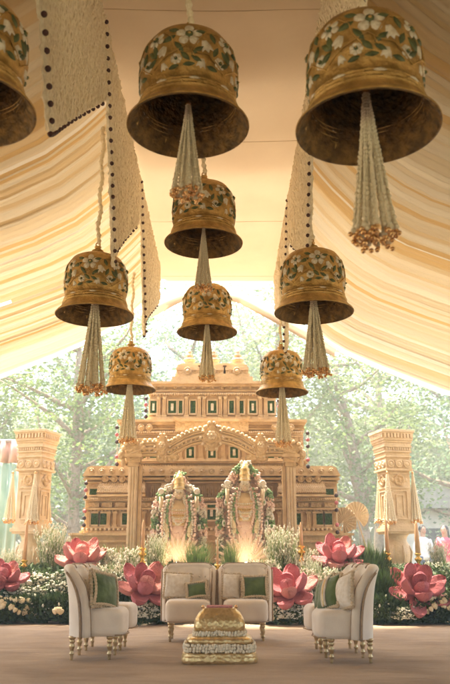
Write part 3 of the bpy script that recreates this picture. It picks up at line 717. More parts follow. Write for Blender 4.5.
# ================================================================ deity statues
YD = 12.25
def statue(px, ytop, w, pointed, label):
    kd = 1/ppm(YD, 1.6); c = at(px, 520, YD); z0 = at(px, 572, YD).z; zt = at(px, ytop, YD).z; H = zt-z0; W = w*kd/2
    root = empty('deity_statue', (c.x, YD, z0), 0, label, 'statue', 'pair of deity statues under the arch'); r = random.Random(px)
    if pointed: ol = [(1,0),(1,.66),(.98,.70),(.72,.80),(.45,.92),(.15,.985),(0,1)]
    else: ol = [(1,0),(1,.52),(.96,.66),(.82,.77),(.60,.84),(.38,.875),(.22,.90),(.18,.97),(0,1)]
    b = MB(); o = [(u*W*.93, v*H*.98) for u, v in ol]+[(-u*W*.93, v*H*.98) for u, v in ol[-2::-1]]
    b.prism(o[::-1], .02, .10, 'dpink')
    hx = W*.93
    def inside(x, z):
        u = abs(x)/hx; v = z/(H*.98); best = 0
        for (u0,v0),(u1,v1) in zip(ol, ol[1:]):
            if v0 <= v <= v1: best = max(best, u0+(u1-u0)*(v-v0)/(v1-v0+1e-9))
        return u < best
    for _ in range(1500):
        x, z = r.uniform(-hx,hx), r.uniform(0,H)
        if inside(x, z): b.ball((x, .015, z), r.uniform(.010,.018), r.choice(('dpink','dwhite','dpink','dwhite','dgreen','palepink')), 5, 4)
    b.build('back_plate', root)
    b = MB(); pts = [(u*W, v*H) for u, v in ol]; path = []
    for (x0,z0_),(x1,z1_) in zip(pts, pts[1:]):
        L = math.hypot(x1-x0, z1_-z0_); n = max(1, int(L/.016))
        for q in range(n): path.append((x0+(x1-x0)*q/n, z0_+(z1_-z0_)*q/n))
    seg = 9; order = ['dwhite','dpink','dgreen','dwhite','dpink','dgreen']
    for i, (x, z) in enumerate(path):
        key = order[(i//seg) % 6]
        for s in (-1,1):
            for q in range(6): b.ball((s*(x-r.uniform(0,.11)), r.uniform(-.07,.0), z-r.uniform(0,.09)), r.uniform(.016,.026), key, 6, 4)
    b.build('flower_border', root)
    b = MB()          # the figure: body, arms, head, crown
    cz = H
    b.lathe([(.25,.02),(.235,.15),(.20,.32),(.155,.46),(.125,.52)], 'dpink', 28, c=(0,-.06,0), sy=.6, M_=Matrix.Diagonal((1.15,1,H/1.17,1)))
    b.lathe([(.128,.52),(.12,.54),(.13,.62),(.165,.70),(.14,.755),(.06,.79),(.055,.82)], 'sand', 24, c=(0,-.06,0), sy=.6, M_=Matrix.Diagonal((1.25,1,H/1.17,1)))
    zz = H/1.17
    b.ball((0,-.09,.90*zz), .088, 'trim', 16, 10, (.9,.9,1.15))
    b.ball((0,-.165,.89*zz), .014, 'trim', 8, 5, (1,1,1.5))
    for s in (-1,1):
        b.ball((s*.085,-.09,.89*zz), .02, 'trim', 8, 5, (.6,1,1.5))
        b.ball((s*.032,-.158,.905*zz), .012, 'enamel', 8, 5, (1.3,.6,.8)); b.ball((s*.032,-.166,.905*zz), .006, 'hair', 6, 4)
        b.tube([(s*.15,-.05,.72*zz),(s*.24,-.08,.62*zz),(s*.27,-.10,.74*zz),(s*.28,-.11,.86*zz)], [.055,.048,.040,.032], 'trim', 10)
        b.tube([(s*.14,-.07,.70*zz),(s*.20,-.12,.54*zz),(s*.17,-.17,.44*zz)], [.055,.046,.034], 'trim', 10)
        b.ball((s*.17,-.18,.42*zz), .034, 'trim', 8, 5, (1,.6,1.3))
        b.lathe([(.046,0),(.05,.006),(.036,.012),(.001,.014)], 'dwhite', 16, M_=Matrix.Translation((s*.28,-.13,.92*zz)) @ Matrix.Rotation(PI/2,4,'X'))
    b.ball((0,-.165,.868*zz), .014, 'dpink', 8, 4, (1.5,.5,.5))
    for q in range(7):
        for t_ in range(13):
            a_ = -1.1+2.2*t_/12; rr_ = .17-.012*q; b.ball((rr_*1.1*math.sin(a_), -.06-rr_*.62*math.cos(a_), (.73-.032*q-.03*math.cos(a_))*zz), .013, ('enamel','dpink','brass')[q % 3], 6, 4)
    fig = b.build('figure', root)
    b = MB(); b.lathe([(.095,.94),(.105,.955),(.088,.965),(.09,1.0),(.10,1.01),(.085,1.025),(.08,1.06),(.088,1.07),(.06,1.09),(.055,1.12),(.025,1.14),(.001,1.17)], 'goldfoil', 20, c=(0,-.09,0), M_=Matrix.Diagonal((1,1,zz,1)))
    b.prism([(-.032,.915*zz),(-.02,.97*zz),(0,.985*zz),(.02,.97*zz),(.032,.915*zz),(0,.90*zz)][::-1] , -.178, -.15, 'enamel')
    b.ball((0,-.15,.945*zz), .07, 'dwhite', 12, 8, (1,.5,.8))
    b.build('crown', fig)
    b = MB()        # garlands around the neck
    for W2, dr, key, k0 in ((.34,.70,'dpink',0),(.29,.62,'dwhite',1),(.235,.53,'dgreen',2),(.185,.44,'dpink',3),(.13,.32,'dwhite',4)):
        n = 60
        for k in range(n+1):
            a = PI*k/n; x = -W2*math.cos(a)*(.55+.45*math.sin(a)**.5); z = (.86-dr*math.sin(a)**.8)*zz
            for q in range(2): b.ball((x+r.uniform(-.01,.01), -.17+.015*k0-r.uniform(0,.02), z+r.uniform(-.012,.012)), r.uniform(.014,.021), key, 6, 4)
    for s in (-1,1):
        for dx, dz in ((.30,.72),(.22,.60),(.33,.50)):
            b.ball((s*dx*W/.45, -.10, dz*zz), .040, 'dwhite', 12, 8, (.8,.4,1.4)); b.ball((s*dx*W/.45, -.122, dz*zz), .018, 'dgreen', 8, 5, (.8,.4,1.4))
    b.build('garland', fig)
    b = MB()
    for k in range(27):        # lotus pleats at the foot
        a = -1.45+2.9*k/26; L = (.52 if k % 2 else .44)*min(1,W/.42)
        p0 = Vector((.05*math.sin(a), -.14, .08)); p1 = Vector((L*.8*math.sin(a), -.20, .08+L*math.cos(a)))
        rot = Matrix.Rotation(a, 3, 'Y'); b.ball((p0+p1)/2, L/2, 'dpink' if k % 2 else 'trim', 8, 6, (.13,.06,1), rot)
    b.build('lotus_skirt', root)
    lp = empty('spotlight', (c.x, YD-.42, z0+.02), 0, ('left' if px < 212 else 'right')+' small brass spotlight at the foot of the '+('left' if px < 212 else 'right')+' deity statue', 'spotlight', 'spotlights lighting the statues')
    b = MB(); b.lathe([(.05,0),(.05,.012),(.012,.02),(.012,.05),(.035,.06),(.045,.12),(.040,.12),(.03,.105)], 'brass', 16); b.build('lamp_body', lp)
    b = MB(); b.ball((0,0,.115), .028, 'lampglow', 12, 8, (1,1,.5)); b.build('bulb', lp)
    ld = bpy.data.lights.new('statue_lamp', 'POINT'); ld.energy = .7; ld.color = (1,.78,.42); ld.shadow_soft_size = .04
    lo = bpy.data.objects.new('statue_lamp', ld); C.objects.link(lo); lo.location = (c.x, YD-.42, z0+.20)
    return root
statue(179, 471, 55, False, 'left deity statue with rounded flower border of pink, white and green')
statue(245, 461, 57, True, 'right deity statue with pointed flower border and tall crown')

# ================================================================ carved pillars
def pillar(px, Y, label, rz):
    k = 1/ppm(Y, 2); c = at(px, 500, Y); zz = lambda py: at(px, py, Y).z
    root = empty('carved_pillar', (c.x, Y, 0), rz, label, 'pillar', 'carved stone pillars either side of the temple'); root['kind'] = 'thing'
    b = MB()
    def sq(hw, ya, yb, key='sandlight'): h = hw*k; b.box(-h, h, -h, h, zz(yb), zz(ya), key)
    def dent(hw, ya, yb, n, key='sandlight'):
        h = hw*k; w_ = 2*h/n
        for f in range(4):
            R = Matrix.Rotation(f*PI/2, 4, 'Z')
            for q in range(n):
                x = -h+w_*(q+.5); b.box(x-w_*.3, x+w_*.3, -h-.02, -h+.02, zz(yb), zz(ya), key, R)
    for hw, ya, yb in ((17.5,432,434.5),(16.6,434.5,436),(15.8,440,442.5),(15,442.5,444.5)): sq(hw, ya, yb)
    dent(15.6, 436, 440, 9); sq(15.4, 436, 440)
    for hw, ya, yb in ((14.2,444.5,447.5),(14.8,447.5,449),(13.6,449,452.5),(14.3,452.5,454),(13,454,457.5),(14,457.5,459),(12.8,459,461)): sq(hw, ya, yb)
    dent(13.3, 449.3, 452, 11)
    sq(13.6, 461, 470, 'sandlight'); sq(14.6, 470, 472)
    for f in range(4):
        R = Matrix.Rotation(f*PI/2, 4, 'Z')
        for q in (-8.6,0,8.6):
            h = 13.6*k; Mx = R @ Matrix.Translation((q*k, -h, zz(465.6))) @ Matrix.Rotation(PI/2, 4, 'X')
            b.lathe([(.062,0),(.066,.014),(.05,.022),(.042,.010),(.03,.016),(.001,.03)], 'sandlight', 14, M_=Mx)
            b.box(q*k-.072, q*k-.066, -h-.015, -h+.005, zz(469.6), zz(461.6), 'sandlight', R)
        h = 11.8*k
        Mx = R @ Matrix.Translation((0, -h, zz(481))) @ Matrix.Rotation(PI/2, 4, 'X')
        b.lathe([(.09,0),(.10,.016),(.075,.03),(.05,.014),(.001,.035)], 'sand2', 16, M_=Mx)
        for s in (-1,1): b.ball(R @ Vector((s*.12, -h, zz(481))), .04, 'sandlight', 8, 5, (1,.5,.8))
        for ya, yb, hw in ((474,475.2,10.4),(488,489.2,10.4),(491.5,492.5,8.5),(519,520.2,8.5)): b.box(-hw*k, hw*k, -h-.018, -h+.01, zz(yb), zz(ya), 'sandlight', R)
        for s in (-1,1):
            b.box(s*8*k-.02, s*8*k+.02, -h-.018, -h+.01, zz(519), zz(492.5), 'sandlight', R); b.box(s*3.6*k-.014, s*3.6*k+.014, -h-.016, -h+.01, zz(516), zz(495.5), 'sandlight', R)
        b.box(-3.6*k, 3.6*k, -h-.015, -h+.01, zz(496.4), zz(495.3), 'sandlight', R)
    b.box(-11.8*k, 11.8*k, -11.8*k, 11.8*k, zz(524), zz(472), 'sandlight')
    for hw, ya, yb in ((12.6,524,526),(13.6,526,528.5),(15.2,528.5,532),(13.8,532,534)): sq(hw, ya, yb)
    b.build('shaft', root, bevel=.006)
    b = MB(); b.lathe([(.20,zz(534)),(.16,zz(537)),(.15,zz(541)),(.20,zz(546)),(.225,zz(552)),(.21,zz(560)),(.15,zz(568)),(.12,zz(572)),(.17,zz(576)),(.20,zz(580)),(.22,zz(590)),(.26,.2),(.30,.1),(.30,0)][::-1], 'sandlight', 28)
    for f in range(8):
        a = 2*PI*f/8; b.tube([(.19*math.cos(a),.19*math.sin(a),zz(546)),(.235*math.cos(a),.235*math.sin(a),zz(552)),(.20*math.cos(a),.20*math.sin(a),zz(563))], .02, 'sandlight', 6)
    b.build('urn_base', root)
    return root
pL = pillar(33.5, 13.0, 'carved beige pillar on the left, in front of the mint curtain', -.28)
pR = pillar(395, 13.0, 'carved beige pillar on the right, in front of distant people', .22)
# tassels on the pillar ledges
tp2 = None
PT = [('left front corner of the left pillar',13,471,13.0),('right front corner of the left pillar',35.5,471,12.7),('far right side of the left pillar',48,472,13.2),
      ('left side of the right pillar',378.5,472,13.2),('front left corner of the right pillar',387,471,12.7),('right side of the right pillar',412.5,471,12.9)]
for lab, px, py, Y in PT:
    p = at(px, py, Y); s = .60
    dup(tproto, (p.x, p.y, p.z-.42*s), rnd.uniform(0,6), 'jasmine tassel with copper beads hanging at the '+lab, s, 'jasmine tassels hung on the two pillars')

# ================================================================ curtain left, dried palm discs
def curtain():
    p = at(2, 500, 13.6); root = empty('cloth_curtain', (p.x, 13.6, 0), 0, 'pale mint hanging curtain with pink top band at the far left edge', 'curtain')
    def sheet(x0, x1, z0, z1, key, name, dy=0):
        b = MB(); n = 160; vs = []
        for k in range(n+1):
            x = x0+(x1-x0)*k/n; y = dy+.05*math.sin(x*38)+.03*math.sin(x*17+1)
            vs += [(x,y,z0),(x,y*.8,z1)]
        b.add(vs, [(2*k,2*k+2,2*k+3,2*k+1) for k in range(n)], key, True); o = b.build(name, root)
        sm = o.modifiers.new('thick','SOLIDIFY'); sm.thickness = .004
    zt = at(0,462,13.6).z
    sheet(-2.2, .30, 0, zt, 'paleg', 'curtain_cloth'); sheet(-2.3, .50, zt-.02, at(0,441,13.6).z, 'palepink', 'top_band', -.03)
    b = MB(); b.tube([(-2.4,0,at(0,441,13.6).z),(.55,0,at(0,441,13.6).z)], .03, 'metal', 8)
    for x in (-2.35,.5): b.tube([(x,.05,0),(x,.05,at(0,441,13.6).z)], .025, 'metal', 8)
    b.build('frame', root)
curtain()
p = at(351, 519, 13.3); root = empty('dried_palm_fans', (p.x, p.y, 0), 0, 'pair of round beige dried palm fans right of the temple', 'decoration')
for dx, dz, r_, tilt in ((.10,.06,.23,-.3),(-.13,-.02,.21,.5)):
    b = MB(); n = 40; vs = [(0,0,-.02)]
    for k in range(n+1):
        a = -PI*.9+PI*1.8*k/n; rr = r_*(1+.02*(k % 2)); vs.append((rr*math.sin(a), .02*(k % 2)-.03*math.cos(a), rr*math.cos(a)))
    b.add(vs, [(0,k+1,k+2) for k in range(n)], 'disc'); b.tube([(0,0,-.02),(dx*-.3,.02,-p.z-dz)], .012, 'disc', 6)
    o = b.build('fan', root); o.location = (dx, dx*.4, p.z+dz); o.rotation_euler = (0, tilt, dx*2)
    sm = o.modifiers.new('t','SOLIDIFY'); sm.thickness = .006

# ================================================================ chairs
def rbox(b, x0, x1, y0, y1, z0, z1, r, key, n=5, f=None):
    bm = bmesh.new(); bmesh.ops.create_cube(bm, size=1)
    for v in bm.verts: v.co = Vector(((x0+x1)/2+v.co.x*(x1-x0), (y0+y1)/2+v.co.y*(y1-y0), (z0+z1)/2+v.co.z*(z1-z0)))
    bmesh.ops.bevel(bm, geom=list(bm.edges), offset=r, segments=n, profile=.5, affect='EDGES')
    if f:
        bmesh.ops.subdivide_edges(bm, edges=[e for e in bm.edges if e.calc_length() > .06], cuts=8, use_grid_fill=True)
        for v in bm.verts: v.co = f(v.co)
    bm.verts.index_update(); b.add([v.co.copy() for v in bm.verts], [[v.index for v in fc.verts] for fc in bm.faces], key, True); bm.free()
def make_chair():
    root = empty('slipper_chair', (0,0,0), 0, 'x', 'chair', 'cream velvet chairs round the gold pedestal')
    W = .465          # faces -Y, origin at floor centre
    b = MB(); rbox(b, -W/2, W/2, -.25, .17, .20, .43, .055, 'velvet', 5, lambda c: Vector((c.x*(1+.05*math.cos(c.y*5)), c.y-(.035*math.cos(c.x/W*PI) if c.y < 0 else 0), c.z+(.014*math.cos(c.x*5)*math.cos(c.y*6) if c.z > .35 else 0))))
    b.build('seat', root)
    b = MB(); nu, nv = 30, 18; vs = []; fs = []      # scrolled, winged back
    def bk(u, v, off):      # u -1..1 across, v 0..1 up
        z = .20+(.775-.20)*v; z += -.035*abs(u)**10*v**4
        lean = .17+.03*v+.05*v**4
        wrap = .13*max(0,(abs(u)-.55)/.45)**1.6*(1-.55*v**3)
        x = u*(W/2+.012+.012*v); y = lean-wrap
        nx_ = .7*max(0,(abs(u)-.6)/.4)*(1 if u > 0 else -1)
        return Vector((x+nx_*off, y+off, z))
    for sd_, off in ((0,-.035),(1,.05)):
        for j in range(nv+1):
            for i in range(nu+1):
                u = -1+2*i/nu; p_ = bk(u, j/nv, off)
                if sd_ == 0 and .45 < j/nv < .95: p_.y += .006*math.cos(u*16)*math.cos(j/nv*26)
                vs.append(p_)
    q = (nu+1)*(nv+1)
    for j in range(nv):
        for i in range(nu):
            a = j*(nu+1)+i; fs.append((a, a+1, a+nu+2, a+nu+1)); fs.append((q+a+nu+1, q+a+nu+2, q+a+1, q+a))
    b.add(vs, fs, 'velvet', True)
    rim = []
    for j in range(nv+1): rim.append((j*(nu+1), q+j*(nu+1)))
    for i in range(nu+1): rim.append((nv*(nu+1)+i, q+nv*(nu+1)+i))
    for j in range(nv, -1, -1): rim.append((j*(nu+1)+nu, q+j*(nu+1)+nu))
    vv = b.v; path = []; rv = []
    for a, c in rim: path.append((Vector(vv[a])+Vector(vv[c]))/2)
    b.tube(path, .040, 'velvet', 12)
    back = b.build('backrest', root)
    b = MB()
    for s in (-1,1):
        for off in (-.034, .004, .045):
            b.tube([bk(s*.985, j/12, off)+Vector((s*.030,0,0)) for j in range(13)], .011, 'piping', 6)
    b.tube([bk(-1+2*i/24, 1, .0)+Vector((0,-.03,.043)) for i in range(25)], .006, 'piping', 6)
    b.tube([(-W/2-.006,-.20,.215),(-W/2+.03,-.262,.215),(0,-.293,.215),(W/2-.03,-.262,.215),(W/2+.006,-.20,.215)], .006, 'piping', 6)
    b.build('piping', back)
    for i in range(-2,3):
        for j in range(2):
            b = MB(); b.ball(bk(i*.3+(.15 if j else 0), .68+.14*j, -.038), .011, 'velvet', 8, 5); b.build('button', back)
    for sx in (-1,1):
        for sy in (-1,1):
            b = MB(); b.lathe([(.010,0),(.013,.008),(.015,.03),(.013,.045),(.020,.055),(.022,.062),(.014,.072),(.017,.09),(.024,.115),(.025,.13),(.016,.145),(.024,.155),(.026,.165),(.018,.175),(.03,.185),(.032,.205)],
                'leg', 16, c=(sx*.185, -.15 if sy < 0 else .18, 0)); b.build('leg', root)
    return root
ch = make_chair()
P1 = at(187, 643, 8.67)
CHS = [((-.405,8.86,0), 0, 'cream velvet chair left of centre, holding ivory and small green cushions, behind the gold pedestal'),
       ((.225,8.86,0), 0, 'cream velvet chair right of centre, holding ivory and square green cushions, behind the gold pedestal'),
       ((-1.165,7.34,0), PI/2, 'nearer cream velvet chair on the left, seen from its side'),
       ((-1.165,8.06,0), PI/2, 'farther cream velvet chair on the left, mostly hidden by the near one'),
       ((1.055,7.12,0), -PI/2, 'nearer cream velvet chair on the right, seen from its side'),
       ((1.055,7.86,0), -PI/2, 'farther cream velvet chair on the right, behind the near one')]
ch.location = CHS[0][0]; ch['label'] = CHS[0][2]
for loc, rz, lab in CHS[1:]: dup(ch, loc, rz, lab)

def cushion(key, w, h, trimkey='trim', stripe=False, frame=.0):
    root = empty('cushion', (0,0,0), 0, 'x', 'cushion', 'cushions on the cream chairs'); b = MB(); n = 22; vs = []; t = .065
    for sd_ in (1,-1):
        for j in range(n+1):
            for i in range(n+1):
                u, v = -1+2*i/n, -1+2*j/n
                pu = (1-u*u)**.45 if abs(u) < 1 else 0; pv = (1-v*v)**.45 if abs(v) < 1 else 0
                pin = 1-.06*(1-abs(u)**2)*abs(v)**2
                x = u*w/2*(1-.07*(1-v*v)*u*u); z = v*h/2*(1-.07*(1-u*u)*v*v)
                y = -sd_*t*pu*pv*(1+.12*noise.noise(Vector((u*2.5,v*2.5,w*30+sd_))))
                vs.append((x,y,z))
    q = (n+1)**2; fs = []
    for j in range(n):
        for i in range(n):
            a = j*(n+1)+i; fs.append((a,a+1,a+n+2,a+n+1)); fs.append((q+a+n+1,q+a+n+2,q+a+1,q+a))
    b.add(vs, fs, key, True); b.build('cushion_cover', root)
    b = MB(); r = random.Random(int(w*1000)); per = []
    for k in range(21): u = -1+2*k/20; per.append((u*w/2, -h/2*(1-.07*(1-u*u))))
    for k in range(21): u = -1+2*k/20; per.append((w/2*(1-.07*(1-u*u)), u*h/2))
    for k in range(21): u = 1-2*k/20; per.append((u*w/2, h/2*(1-.07*(1-u*u))))
    for k in range(21): u = 1-2*k/20; per.append((-w/2*(1-.07*(1-u*u)), u*h/2))
    b.tube([(x,0,z) for x, z in per], [.010+.008*(k % 2)+.003*r.random() for k in range(len(per))], trimkey, 6, False)
    if frame:
        for s_ in (-1,1):
            for inset in (.014,):
                pts = []
                for x, z in per:
                    x2, z2 = x*(1-2*inset/w), z*(1-2*inset/h); u, v = x2/(w/2), z2/(h/2)
                    y = s_*t*max(0,1-u*u)**.45*max(0,1-v*v)**.45
                    pts.append((x2, y+s_*.003, z2))
                b.tube(pts, [.011+.004*(k % 2) for k in range(len(pts))], trimkey, 5, False)
    if stripe:
        for sx in (-.02,0,.02):
            b.tube([(sx, -t*max(0,1-(sx/(w/2))**2)**.45*max(0,1-(v/10)**2)**.45-.004, v/10*h/2) for v in range(-9,10)], .012, 'goldfoil' if sx == 0 else 'whitecloth', 5)
    b.build('fringe', root); return root
def put(c, loc, rz, tilt, roll, label):
    c.location = loc; c.rotation_mode = 'ZXY'; c.rotation_euler = (tilt, roll, rz); c['label'] = label; return c
# local chair frames: centre chairs face -Y
cw = cushion('whitecloth', .30, .28); put(cw, (-.53,8.90,.575), .05, -.30, .04, 'ivory cushion on the left of the two centre chairs')
cg = cushion('greenvelvet', .25, .19, frame=1); put(cg, (-.305,8.80,.525), -.10, -.36, -.10, 'small oblong green cushion in front of the ivory one on the left centre chair')
cw2 = cushion('whitecloth', .20, .28); put(cw2, (.07,8.88,.57), .05, -.30, .03, 'narrow ivory cushion on the right of the two centre chairs')
cg2 = cushion('greenvelvet', .29, .26, frame=1); put(cg2, (.33,8.82,.56), -.03, -.30, -.02, 'square green cushion with beige border on the right centre chair')
cl1 = cushion('greenvelvet', .34, .32, frame=1); put(cl1, (-1.10,7.24,.585), PI/2-.55, -.28, -.12, 'green cushion with wide beige border on the near left chair')
cl2 = cushion('greenvelvet', .28, .27, frame=1); put(cl2, (-1.13,7.55,.565), PI/2-.2, -.30, .15, 'second green cushion on the near left chair, partly behind the first')
cr1 = cushion('whitecloth', .30, .30); put(cr1, (1.04,6.98,.575), -PI/2+.35, -.30, .10, 'ivory cushion against the back of the near right chair')
cr2 = cushion('greenvelvet', .30, .30, stripe=True); put(cr2, (.93,7.12,.565), -PI/2+.45, -.42, .22, 'green cushion with a gold stripe on the near right chair')
cr3 = cushion('greenvelvet', .30, .28); put(cr3, (.93,7.45,.565), -PI/2+.3, -.40, .25, 'plain green cushion behind the striped one on the right')

# ================================================================ gold pedestal
pc = at(219.5, 664, 7.15)
ped = empty('gold_pedestal', (pc.x, 7.12, 0), 0, 'stepped gold pedestal ringed with jasmine garlands in the middle of the carpet', 'pedestal')
def sqprof(b, prof_, key, pw=6, n=64, sy=.8):     # squarish lathe
    vs = []; fs = []
    for r, z in prof_:
        for k in range(n):
            a = 2*PI*k/n; c, s = math.cos(a), math.sin(a); q = (abs(c)**pw+abs(s)**pw)**(-1/pw)
            vs.append((r*q*c, r*q*s*sy, z+.002*math.sin(k*1.9)))
    for j in range(len(prof_)-1):
        for k in range(n): fs.append((j*n+k, j*n+(k+1)%n, (j+1)*n+(k+1)%n, (j+1)*n+k))
    fs.append(tuple((len(prof_)-1)*n+k for k in range(n)))
    b.add(vs, fs, key, True)
b = MB(); sqprof(b, [(.30,.0),(.325,.012),(.33,.035),(.325,.06),(.315,.075),(.318,.085),(.29,.095)], 'goldfoil'); b.build('base_step', ped)
b = MB(); sqprof(b, [(.275,.16),(.285,.165),(.288,.185),(.28,.205),(.255,.215),(.22,.225)], 'goldfoil'); b.build('middle_step', ped)
b = MB(); sqprof(b, [(.205,.255),(.215,.262),(.222,.285),(.222,.325),(.21,.36),(.185,.40),(.155,.425),(.15,.44),(.145,.445)], 'goldfoil'); b.build('upper_body', ped)
def gring(R, z0, z1, name, nrow, key='jasmine'):
    b = MB(); r = random.Random(int(R*999))
    for j in range(nrow):
        z = z0+(z1-z0)*(j+.5)/nrow
        for k in range(int(R*2*PI/.020)):
            a = 2*PI*k/int(R*2*PI/.020)+j*.5; c, s = math.cos(a), math.sin(a); q = (abs(c)**6+abs(s)**6)**(-1/6)
            bul = R+.012*math.sin(PI*(j+.5)/nrow)
            b.ball((bul*q*c+r.uniform(-.004,.004), bul*q*s*.8+r.uniform(-.004,.004), z+r.uniform(-.005,.005)), r.uniform(.012,.017), key, 6, 4)
    b.build(name, ped)
gring(.292, .098, .162, 'lower_jasmine_ring', 3); gring(.215, .222, .262, 'upper_jasmine_ring', 2)
b = MB(); b.box(-.115,.115,-.09,.09,.446,.462,'petal2'); b.build('top_tray', ped, bevel=.004)
for s in (-1,1): b = MB(); b.ball((s*.145,-.07,.455), .016, 'copper', 10, 6); b.lathe([(.012,.43),(.008,.45)], 'copper', 8, c=(s*.145,-.07,0)); b.build('knob', ped)

# ================================================================ lotus flowers
def petal(b, base, d, up, L, W, key, r):
    d = d.normalized(); side = d.cross(up).normalized(); nrm = side.cross(d).normalized(); nu, nv = 16, 22; vs = []
    for sd_ in (1,-1):
        for j in range(nv+1):
            v = j/nv; wv = W*(max(0,1-((v-.56)/.56)**2 if v < .56 else 1-((v-.56)/.44)**2))**.5*.98 + (.12*W*(1-v) if v < .5 else .06*W*(1-v)**.5)
            for i in range(nu+1):
                u = -1+2*i/nu
                cup = .22*W*(u*u)+.10*L*v*v
                th = (.048*(1-u*u)**.5*(math.sin(PI*min(1,.08+.92*v)))**.4+.004) if 0 < v < 1 and abs(u) < 1 else 0
                jit = .005 if th > .02 else 0
                vs.append(base + d*(L*v) + side*(wv*.5*u) + nrm*(cup-.10*L*math.sin(PI*v)+sd_*th) + Vector((r.uniform(-1,1),r.uniform(-1,1),r.uniform(-1,1)))*jit)
    q = (nu+1)*(nv+1); fs = []
    for j in range(nv):
        for i in range(nu):
            a = j*(nu+1)+i; fs.append((a,a+1,a+nu+2,a+nu+1)); fs.append((q+a+nu+1,q+a+nu+2,q+a+1,q+a))
    b.add(vs, fs, key, True)
def lotus(px, py, Y, D, face, label, seed, salmon=.3):
    p = at(px, py, Y); r = random.Random(seed); root = empty('lotus_flower', p, 0, label, 'flower', 'giant pink lotus flowers in the flower bed')
    f = Vector(face).normalized(); a1 = f.orthogonal().normalized(); a1 = (Vector((1,0,0))-f*f.x).normalized(); a2 = f.cross(a1)
    R = D/2
    for ring, (n, el, L, W, off) in enumerate(((6,.12,1.0,.50,.30),(5,.66,.84,.48,-1.57),(2,1.25,.62,.44,-1.57))):
        for k in range(n):
            a = 2*PI*k/n+off+r.uniform(-.12,.12); e = el+r.uniform(-.10,.10)
            d = (a1*math.cos(a)+a2*math.sin(a))*math.cos(e)+f*math.sin(e)
            b = MB(); petal(b, f*(.02*ring)+(a1*math.cos(a)+a2*math.sin(a))*.03, d, f, R*L*r.uniform(.92,1.08)*1.12, R*W*2*.62, 'petal2' if r.random() < salmon else 'petal', r)
            b.build('petal', root)
    b = MB(); 
    for k in range(30):
        a = r.uniform(0,6.28); rr = r.uniform(0,.05); b.ball(f*.05+(a1*math.cos(a)+a2*math.sin(a))*rr, .012, 'petal', 6, 4)
    b.build('centre', root)
    b = MB(); b.tube([(0,0,-.02),(0,.05,-p.z*.5),(0,.1,-p.z+.02)], .015, 'fern', 6); b.build('stem', root)
lotus(3, 581, 11.3, .60, (.2,-.55,.9), 'giant pink lotus cut by the left edge', 1, .1)
lotus(81, 561, 11.6, .70, (.1,-.5,.9), 'giant pink and salmon lotus behind the left chairs', 2, .5)
lotus(145, 590, 10.95, .74, (.25,-.6,.8), 'giant pink lotus between the left chairs and the centre chairs', 3, .3)
lotus(289, 592, 10.95, .74, (-.2,-.65,.8), 'giant pink lotus right of the centre chairs', 4, .25)
lotus(338, 559, 11.6, .70, (.05,-.5,.9), 'giant pink lotus behind the right chairs, below the palm fans', 5, .1)
lotus(417, 592, 11.1, .76, (.1,-.75,.65), 'giant pink lotus at the right, beside the right pillar', 6, .05)

# ================================================================ candles on brass stands
def candle(px, ytip, ybase, Y, label, R=.028):
    p = at(px, ybase, Y); zt = at(px, ytip, Y).z; root = empty('candle_stand', (p.x, Y, 0), 0, label, 'candle stand', 'tall candles on brass stands in the flower bed')
    zc = p.z+.10
    b = MB(); b.lathe([(.13,0),(.13,.02),(.06,.05),(.025,.10),(.02,p.z-.15),(.045,p.z-.12),(.045,p.z-.10),(.022,p.z-.07),(.03,p.z-.03),(.055,p.z),(.06,p.z+.02),(.03,p.z+.04),(.026,p.z+.06),(.05,p.z+.085),(.05,zc)], 'brass', 18); b.build('brass_stand', root)
    b = MB(); b.lathe([(R,zc),(R*.95,zc+(zt-zc)*.5),(R*.6,zt-.05),(R*.25,zt-.01),(.001,zt)], 'candle', 14); b.build('candle', root)
candle(24, 520, 567, 11.9, 'tall candle on brass stand in front of the left pillar', .03)
candle(142.5, 520, 555, 11.6, 'tall candle on brass stand just right of the left arch post', .027)
candle(217.5, 538, 572, 11.3, 'slim candle on brass stand between the two centre chairs', .018)
candle(301.5, 522, 553, 11.6, 'tall candle on brass stand just right of the right arch post', .027)
candle(388, 518, 560, 11.7, 'tall candle on brass stand in front of the right pillar', .03)
candle(418.5, 521, 560, 12.3, 'tapering candle on brass stand right of the right pillar', .04)

# ================================================================ flower bed
def leafquad(b, c, d, side, L, W, key):
    b.add([c, c+d*L*.5+side*W*.5, c+d*L, c+d*L*.5-side*W*.5], [(0,1,2,3)], key)
def rdir(r, up=.2):
    a = r.uniform(0,2*PI); z = r.uniform(-.4,1)+up; v = Vector((math.cos(a), math.sin(a), z)); return v.normalized()
def mesh_foliage(seed, n, L, W, key, flat=1.0, droop=0):
    b = MB(); r = random.Random(seed)
    for _ in range(n):
        d = rdir(r); rad = r.random()**.35; lump = 1+.22*noise.noise(d*2.2+Vector((seed,0,0)))
        c = Vector((d.x*rad*lump, d.y*rad*lump, max(.0,(d.z*.5+.45)*rad*lump*flat)))
        dd = (d+Vector((r.uniform(-.6,.6), r.uniform(-.6,.6), r.uniform(-.5,.6)))).normalized(); s = dd.cross(rdir(r)).normalized()
        leafquad(b, c, dd, s, L*r.uniform(.6,1.3), W*r.uniform(.7,1.2), key)
    return b
def blossoms(seed, n, rad, key, low=.0, sub=(6,4), squash=.75, shell=.9):
    b = MB(); r = random.Random(seed+99)
    for _ in range(n):
        d = rdir(r); q = shell+r.uniform(-.12,.16); lump = 1+.22*noise.noise(d*2.2+Vector((seed,0,0)))
        if d.y > .5: continue
        c = Vector((d.x*q*lump, d.y*q*lump, max(low,(d.z*.5+.45)*q*lump)))
        b.ball(c, rad*r.uniform(.6,1.2), key, sub[0], sub[1], (1,1,squash))
    return b
